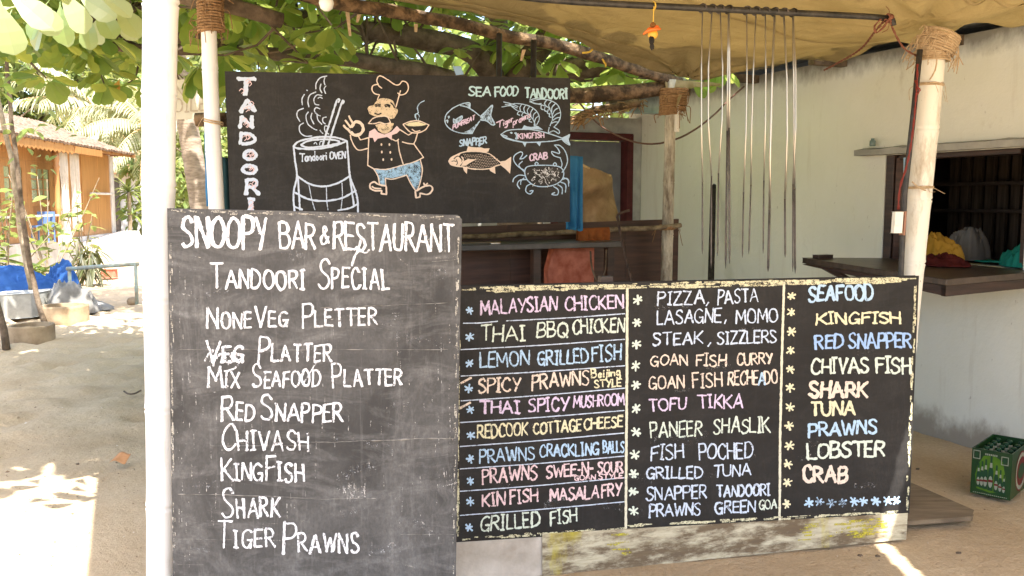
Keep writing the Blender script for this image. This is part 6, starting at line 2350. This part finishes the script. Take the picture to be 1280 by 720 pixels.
# small white building beyond
b0 = P(146, 290, 33)
sm_ = thing('white_outhouse', 'small white building with orange tile roof beyond the hut', 'building', (b0.x, b0.y, 0))
mb = MB()
x0, x1 = P(120, 290, 33).x, P(240, 290, 33).x
mb.aabox(x0, x1, 33, 37, -0.1, 2.6)
mb.build('wall', M['white_wash'], sm_)
mb = MB()
mb.aabox(P(143, 290, 32.96).x, P(151, 290, 32.96).x, 32.95, 32.998, 0, 2.3)
mb.build('door', M['shelf_wood'], sm_)
mb = MB()


def oroof(u, v):
    return Vector((x0 - 0.4 + (x1 - x0 + 0.8) * u, 32.3 + 2.7 * v, 2.48 + 1.0 * v + 0.04 * abs(math.sin(u * 3.1416 * 20)) + 0.03 * noise.noise(Vector((u * 20, v * 9, 0)))))


mb.grid(oroof, 160, 14)
mb.build('roof', M['tile_orange'], sm_, solid=0.06)

# ------------------------------------------------------------------ yard things at the left
def ring(label, px, py_top, py_bot, wpx, tilt=0):
    y0 = G(px, py_bot).y + 0.0
    c = G(px, py_bot)
    r = wpx / 2 * c.y / F
    h = (py_bot - py_top) * c.y / F * 0.80
    c = Vector((c.x, c.y + r, 0))
    t = thing('tree_ring', label, 'planter', tuple(c), 'cement rings round the saplings')
    mb = MB()
    mb.lathe([(r, -0.05), (r * 1.01, h * 0.9), (r * 0.985, h), (r * 0.86, h), (r * 0.84, h * 0.6)], c, 40)
    mb.v = [(x + 0.008 * noise.noise(Vector((x * 6, y * 6, z * 6))), y, z + 0.008 * noise.noise(Vector((x * 5, y * 5, 3)))) for x, y, z in mb.v]
    mb.build('ring', M['ring_cement'], t, smooth=False)
    mb = MB()
    mb.lathe([(r * 0.845, h * 0.70), (r * 0.5, h * 0.74), (0.01, h * 0.76)], c, 24)
    mb.build('soil', sm.m, t, smooth=True)
    return c, r, h


r1 = ring('round cement tree ring nearest at the left edge of the yard', 26, 404, 430, 54)
r2 = ring('round cement tree ring farther back, in front of the grey sheet', 68, 379, 404, 56)


def sapling(label, mat, pts, r0, r1_, leafspots, seed, lm='shrub_leaf'):
    b = pts[0]
    t = thing('sapling', label, 'tree', (b.x, b.y, 0), 'saplings in the yard')
    mb = MB()
    limb(mb, pts, r0, r1_, seed, 10)
    mb.build('trunk', mat, t, smooth=True)
    if leafspots:
        L = Leaves(seed)
        for p, k, spread, sz in leafspots:
            for i in range(k):
                q = p + Vector((L.r.gauss(0, spread), L.r.gauss(0, spread), L.r.gauss(0, spread)))
                a = L.r.random() * 6.28
                L.add(OVAL, q, Vector((math.cos(a), math.sin(a), L.r.uniform(-0.8, 0.3))), sz * L.r.uniform(.6, 1.2), roll=L.r.uniform(-.6, .6))
        L.build('foliage', M[lm], t)


def up(px0, py0, Y, pts):
    return [G(px0, py0)] + [P(x, y, Y) for x, y in pts]


g = G(45, 392)
sapling('pale slim sapling trunk standing behind the grey sheet', M['pale_bark'], up(41, 386, g.y, [(37, 350), (28, 300), (20, 240), (10, 180), (-2, 125), (-14, 60)]), 0.042, 0.026,
        [(P(-4, 110, g.y), 40, 0.5, 0.16), (P(20, 210, g.y), 10, 0.3, 0.13)], 61)
g = G(56, 402)
sapling('dark slim sapling trunk growing out of the rear cement ring', M['bark'], up(56, 404, g.y, [(45, 365), (32, 300), (24, 230), (15, 150), (9, 90), (6, 30), (4, -30)]), 0.034, 0.02,
        [(P(30, 150, g.y), 16, 0.3, 0.2)], 62)
g = G(8, 437)
sapling('short dark leaning stem in front of the nearest cement ring', M['bark'], up(8, 437, g.y, [(4, 410), (-4, 380), (-14, 330)]), 0.038, 0.03, [], 63)

heap('ground_sheet', 'bright blue plastic sheet heaped by the white plinth', 'tarpaulin', M['tarp_blue'], G(20, 385) + Vector((-0.1, 0.25, 0.12)), 0.62, 0.45, 0.46, 12, 0.15)
mb = MB()
a, b = G(-30, 402), G(40, 397)
mb.prism([a, b, b + Vector((0.05, 0.7, 0)), a + Vector((0, 0.7, 0))], Z * 0.31)
tag(mb.build('low_wall', M['grey_cement'], bevel=0.008, loc=a), 'low grey cement kerb wall carrying the blue sheet', 'wall')
heap('ground_sheet', 'crumpled grey plastic sheet piled high behind the rear cement ring', 'tarpaulin', M['tarp_grey'], G(72, 394) + Vector((0, 0.3, 0)), 0.36, 0.32, 0.50, 15, 0.1)
heap('ground_sheet', 'flat grey plastic sheet trailing onto the sand', 'tarpaulin', M['tarp_grey'], G(102, 387) + Vector((0, 0.1, 0)), 0.42, 0.30, 0.15, 18, -0.1)
heap('ground_sheet', 'small blue plastic sheet end lying beside the grey pile', 'tarpaulin', M['tarp_blue'], G(70, 372) + Vector((0, 0.1, 0.1)), 0.3, 0.22, 0.42, 21, 0.2)
# pipe rail
g = G(171, 379)
rail = thing('pipe_rail', 'weathered pipe hand rail standing on the sand path', 'rail', (g.x, g.y, 0))
mb = MB()
tr_ = P(169.5, 330, g.y)
mb.tube([Vector((g.x, g.y, -0.1)), tr_], 0.026, 10)
mb.build('leg', M['rail_paint'], rail, smooth=True)
mb = MB()
l_ = P(84, 336, g.y + 0.3)
mb.tube([tr_ + Vector((0.04, 0, 0)), tr_.lerp(l_, 0.5), l_], 0.03, 10)
mb.build('top_rail', M['rail_paint'], rail, smooth=True)
mb = MB()
g2 = Vector((l_.x + 0.03, l_.y, 0))
mb.tube([g2 - Z * 0.1, Vector((g2.x, g2.y, l_.z))], 0.026, 10)
mb.build('leg', M['rail_paint'], rail, smooth=True)
c = G(137, 347)
mb = MB()
mb.box(c + Z * 0.08, Vector((0.13, 0.03, 0)), Vector((-0.02, 0.1, 0)), Z * 0.085)
tag(mb.build('loose_brick', M['brick_red'], bevel=0.02, loc=c), 'reddish brick block lying on the path under the rail', 'brick')
c = G(166, 378)
mb = MB()
mb.blob(c + Z * 0.02, 0.09, 0.06, 0.06, 3, 0.3)
tag(mb.build('stone', M['ring_cement'], smooth=True, loc=c), 'small brown stone at the foot of the rail', 'stone')
mb = MB()
c = G(22, 413)
mb = MB()
c = G(21, 393)
mb.box(c + Z * 0.02, Vector((0.16, 0.02, 0.01)), Vector((-0.02, 0.06, 0)), Z * 0.012)
tag(mb.build('flat_stick', M['edge_wood'], loc=c), 'pale flat board piece lying before the low grey wall', 'board')


def plant(name, label, cat, c, mat, n, size, spread, h, tpl, seed, droop=0.0, stems=3, group=None):
    t = thing(name, label, cat, (c.x, c.y, 0), group)
    L = Leaves(seed)
    mb = MB()
    r = L.r
    for s_ in range(stems):
        tip = Vector((c.x + r.gauss(0, spread), c.y + r.gauss(0, spread), c.z + h * r.uniform(0.7, 1.1)))
        q = smooth_line([Vector((c.x + r.uniform(-.06, .06), c.y, c.z)), c.lerp(tip, 0.55) + Vector((r.uniform(-.05, .05), 0, .04)), tip], 0.08)
        mb.tube(q, [0.014 - 0.009 * i / len(q) for i in range(len(q))], 5)
        for i in range(n // stems):
            p = q[min(len(q) - 1, int(len(q) * (0.25 + 0.75 * r.random())))]
            a = r.random() * 6.28
            L.add(tpl, p, Vector((math.cos(a), math.sin(a), r.uniform(-0.3, 0.7) - droop)), size * r.uniform(.6, 1.2), roll=r.uniform(-.5, .5))
    mb.build('stem', M['pale_bark'], t, smooth=True)
    L.build('foliage', M[mat], t)
    return t


plant('drooping_shrub', 'dark drooping leafy shrub just behind the pipe rail', 'shrub', G(112, 356), 'dark_leaf', 60, 0.48, 0.16, 0.75, BLADE, 31, 0.9, 6)
plant('bamboo_shoots', 'sparse light green stems in front of the white plinth', 'shrub', G(104, 348), 'shrub_leaf', 46, 0.26, 0.30, 1.5, OVAL, 32, 0.2, 6)
plant('bamboo_shoots', 'tall thin yellowish shoots in front of the orange doors', 'shrub', G(62, 352), 'shrub_leaf', 60, 0.24, 0.40, 1.9, OVAL, 33, 0.1, 8)
plant('bamboo_shoots', 'yellow green shrub at the left edge before the hut doors', 'shrub', G(10, 362), 'shrub_leaf', 90, 0.24, 0.45, 1.6, OVAL, 34, 0.2, 9)
plant('spiky_plant', 'spiky grassy plant at the left edge behind the blue sheet', 'plant', G(8, 362), 'shrub_leaf', 70, 0.55, 0.25, 0.35, BLADE, 35, -0.3, 6)
yuc = thing('yucca_plant', 'spiky yucca on a thin trunk beside the hut end', 'plant', tuple(G(162, 318)))
mb = MB()
c = G(162, 318)
limb(mb, [c, c + Z * 0.7 + Vector((.05, 0, 0)), P(161, 240, c.y)], 0.06, 0.05, 3)
mb.build('trunk', M['pale_bark'], yuc, smooth=True)
L = Leaves(44)
for hh, k in ((P(161, 240, c.y), 34), (P(166, 268, c.y), 22)):
    for i in range(k):
        a, e = L.r.random() * 6.28, L.r.uniform(-.5, 1.2)
        L.add(BLADE, hh, Vector((math.cos(a) * math.cos(e), math.sin(a) * math.cos(e), math.sin(e))), 0.65 * L.r.uniform(.7, 1.1))
L.build('foliage', M['shrub_leaf'], yuc)
c = P(160, 305, 22)
mb = MB()
c0 = G(156, 312)
mb.lathe([(0.14, 0), (0.2, 0.2), (0.22, 0.38), (0.19, 0.38), (0.17, 0.34)], c0, 18)
tag(mb.build('clay_pot', M['tile'], smooth=True, loc=c0), 'brown clay pot below the yucca beside the hut end', 'pot')
mb = MB()
c0 = G(80, 336)
mb.box(hpx(80, 0.72, 0.75), Wd * 0.02 + Wn * 0.13, Wd * 0.1 - Wn * 0.02, Z * 0.12)
tag(mb.build('white_crate', M['white_plastic'], bevel=0.01, loc=hpx(80, 0.60, 0.75)), 'small white box on the plinth under the curtains', 'box')
chp = hpx(52, 0.62, 0.35)
chr_ = thing('porch_chair', 'blue plastic chair on the hut porch behind the shoots', 'chair', tuple(chp))
blue = NM('blue_plastic', 0.4, 0.5).color((0.10, 0.17, 0.34)).m
mb = MB()
mb.box(chp + Z * 0.34, Wd * 0.19, Wn * 0.18, Z * 0.02)
mb.build('seat', blue, chr_)
mb = MB()
mb.box(chp + Z * 0.50 + Wd * 0.19, Wd * 0.02, Wn * 0.17, Z * 0.14)
mb.build('backrest', blue, chr_)
for sx in (-1, 1):
    for sy in (-1, 1):
        mb = MB()
        mb.tube([chp + Wd * 0.17 * sx + Wn * 0.16 * sy + Z * 0.01, chp + Wd * 0.16 * sx + Wn * 0.15 * sy + Z * 0.32], 0.02, 8)
        mb.build('leg', blue, chr_)

# ------------------------------------------------------------------ palms
def palm(label, foot, top, r0, r1_, nf, flen, seed, crown=True, droop=1.0):
    t = thing('palm_tree', label, 'palm', (foot.x, foot.y, 0), 'palms behind the stall')
    mb = MB()
    q = smooth_line([foot - Z * 0.1, foot.lerp(top, 0.45) + Vector((0.06, 0, 0)), top], 0.045)
    mb.tube(q, [(r0 + (r1_ - r0) * i / len(q)) * (1.0 + 0.05 * (i % 4 == 0)) for i in range(len(q))], 14)
    mb.build('trunk', M['palm_bark'], t, smooth=True)
    r = random.Random(seed)
    fm = MB()
    L = Leaves(seed)
    for k in range(nf):
        a = k * 2.4 + r.uniform(-.3, .3)
        e0 = r.uniform(-0.3, 1.2)
        p = top.copy()
        d = Vector((math.cos(a) * math.cos(e0), math.sin(a) * math.cos(e0), math.sin(e0)))
        q = [p.copy()]
        for i in range(14):
            d = (d - Z * 0.085 * droop).normalized()
            p = p + d * flen / 14
            q.append(p.copy())
            side = d.cross(Z).normalized()
            for sg_ in (-1, 1):
                for m_ in range(2):
                    ln = flen * 0.22 * math.sin(math.pi * min(1, (i + 2) / 16.5)) + 0.08
                    L.add(BLADE, p - d * flen / 28 * m_, side * sg_ + d * 0.5 - Z * r.uniform(0.3, 0.9), ln, up=Z)
        fm.tube(q, [0.03 - 0.0018 * i for i in range(len(q))], 5)
    fm.build('frond_rib', M['straw'], t)
    L.build('frond', M['palm_leaf'], t)


palm('leaning palm trunk between the two white posts', G(274, 402), P(140, -330, 10.5), 0.13, 0.10, 16, 2.6, 71)
palm('coconut palm with pale drooping fronds above the hut roof', Vector((P(118, 300, 30).x, 30, 0)), P(122, 142, 30), 0.16, 0.12, 22, 2.9, 72)
palm('small palm with hanging fronds beyond the right end of the hut roof', Vector((P(188, 300, 27).x, 27, 0)), P(186, 160, 27), 0.14, 0.10, 18, 2.4, 73)

# ------------------------------------------------------------------ trees beyond the yard
def far_tree(seed, R_, Hh, nleaf, leaf):
    rr_ = random.Random(seed)
    t = thing('background_tree', 'x', 'tree', (0, 0, 0), 'sunlit trees beyond the yard')
    mb = MB()
    limb(mb, [Vector((0, 0, -0.2)), Vector((.1, 0, Hh * .3)), Vector((0.05, .1, Hh * .6))], 0.18, 0.09, seed)
    for k in range(6):
        a = k * 1.05 + rr_.uniform(-.3, .3)
        limb(mb, [Vector((0, 0, Hh * (.28 + .05 * k))), Vector((math.cos(a) * R_ * .35, math.sin(a) * R_ * .35, Hh * (.48 + .04 * k))), Vector((math.cos(a) * R_ * .8, math.sin(a) * R_ * .8, Hh * (.6 + .05 * k)))], .07, .02, seed + k)
    mb.build('trunk', M['bark'], t, smooth=True)
    L = Leaves(seed)
    lobes = []
    for k in range(26):
        a, z = rr_.random() * 6.28, rr_.random()
        rad = R_ * math.sqrt(rr_.random()) * (0.55 + 0.45 * math.sin(math.pi * (0.15 + 0.8 * z)))
        lobes.append((Vector((math.cos(a) * rad, math.sin(a) * rad, Hh * (0.16 + 0.8 * z))), rr_.uniform(.35, .8) * R_ * .5))
    for i in range(nleaf):
        c_, s_ = rr_.choice(lobes)
        d = Vector((rr_.gauss(0, 1), rr_.gauss(0, 1), rr_.gauss(0, .8))).normalized()
        p = c_ + d * s_ * rr_.uniform(.55, 1.1)
        p.z = max(0.15, p.z)
        L.add(CARD, p, d + Vector((rr_.uniform(-.7, .7), rr_.uniform(-.7, .7), rr_.uniform(-.9, .2))), leaf * rr_.uniform(.6, 1.3), roll=rr_.uniform(-1, 1))
    L.build('crown', M['far_leaf'], t)
    return t


protos = [far_tree(81, 2.6, 6.5, 3400, 0.34), far_tree(82, 3.2, 8.5, 3800, 0.38), far_tree(83, 2.2, 4.6, 2800, 0.30)]
used = [0, 0, 0]
for k, (px, Y, pi, s_, lab) in enumerate((
        (-20, 36, 1, 1.0, 'tall sunlit tree at the left edge behind the orange hut'), (60, 40, 1, 1.15, 'pale sunlit tree above the hut roof ridge'),
        (150, 44, 1, 1.1, 'sunlit tree behind the small white building'), (205, 38, 0, 1.1, 'sunlit tree seen just left of the leaning palm trunk'),
        (245, 30, 2, 1.0, 'low bushy tree seen between the two white posts'), (276, 26, 2, 0.8, 'low bushy tree just right of the leaning palm trunk'),
        (330, 34, 0, 1.2, 'sunlit tree behind the left end of the upper chalkboard'), (430, 30, 0, 1.1, 'sunlit tree behind the left half of the upper chalkboard'),
        (530, 36, 1, 1.0, 'sunlit tree behind the middle of the upper chalkboard'), (640, 30, 0, 1.15, 'sunlit tree behind the almond trunk'),
        (730, 34, 0, 1.1, 'sunlit tree beyond the right end of the upper chalkboard'), (830, 40, 1, 1.1, 'sunlit tree behind the dirty post'), (185, 58, 1, 1.5, 'farthest tree at the end of the sand path'))):
    X = P(px, 300, Y).x
    if not used[pi]:
        t = protos[pi]
        t.location = (X, Y, 0)
        t.scale = (s_, s_, s_)
        t['label'] = lab
        used[pi] = 1
    else:
        t = clone(protos[pi], (X, Y, 0), k * 1.3, s_, lab)
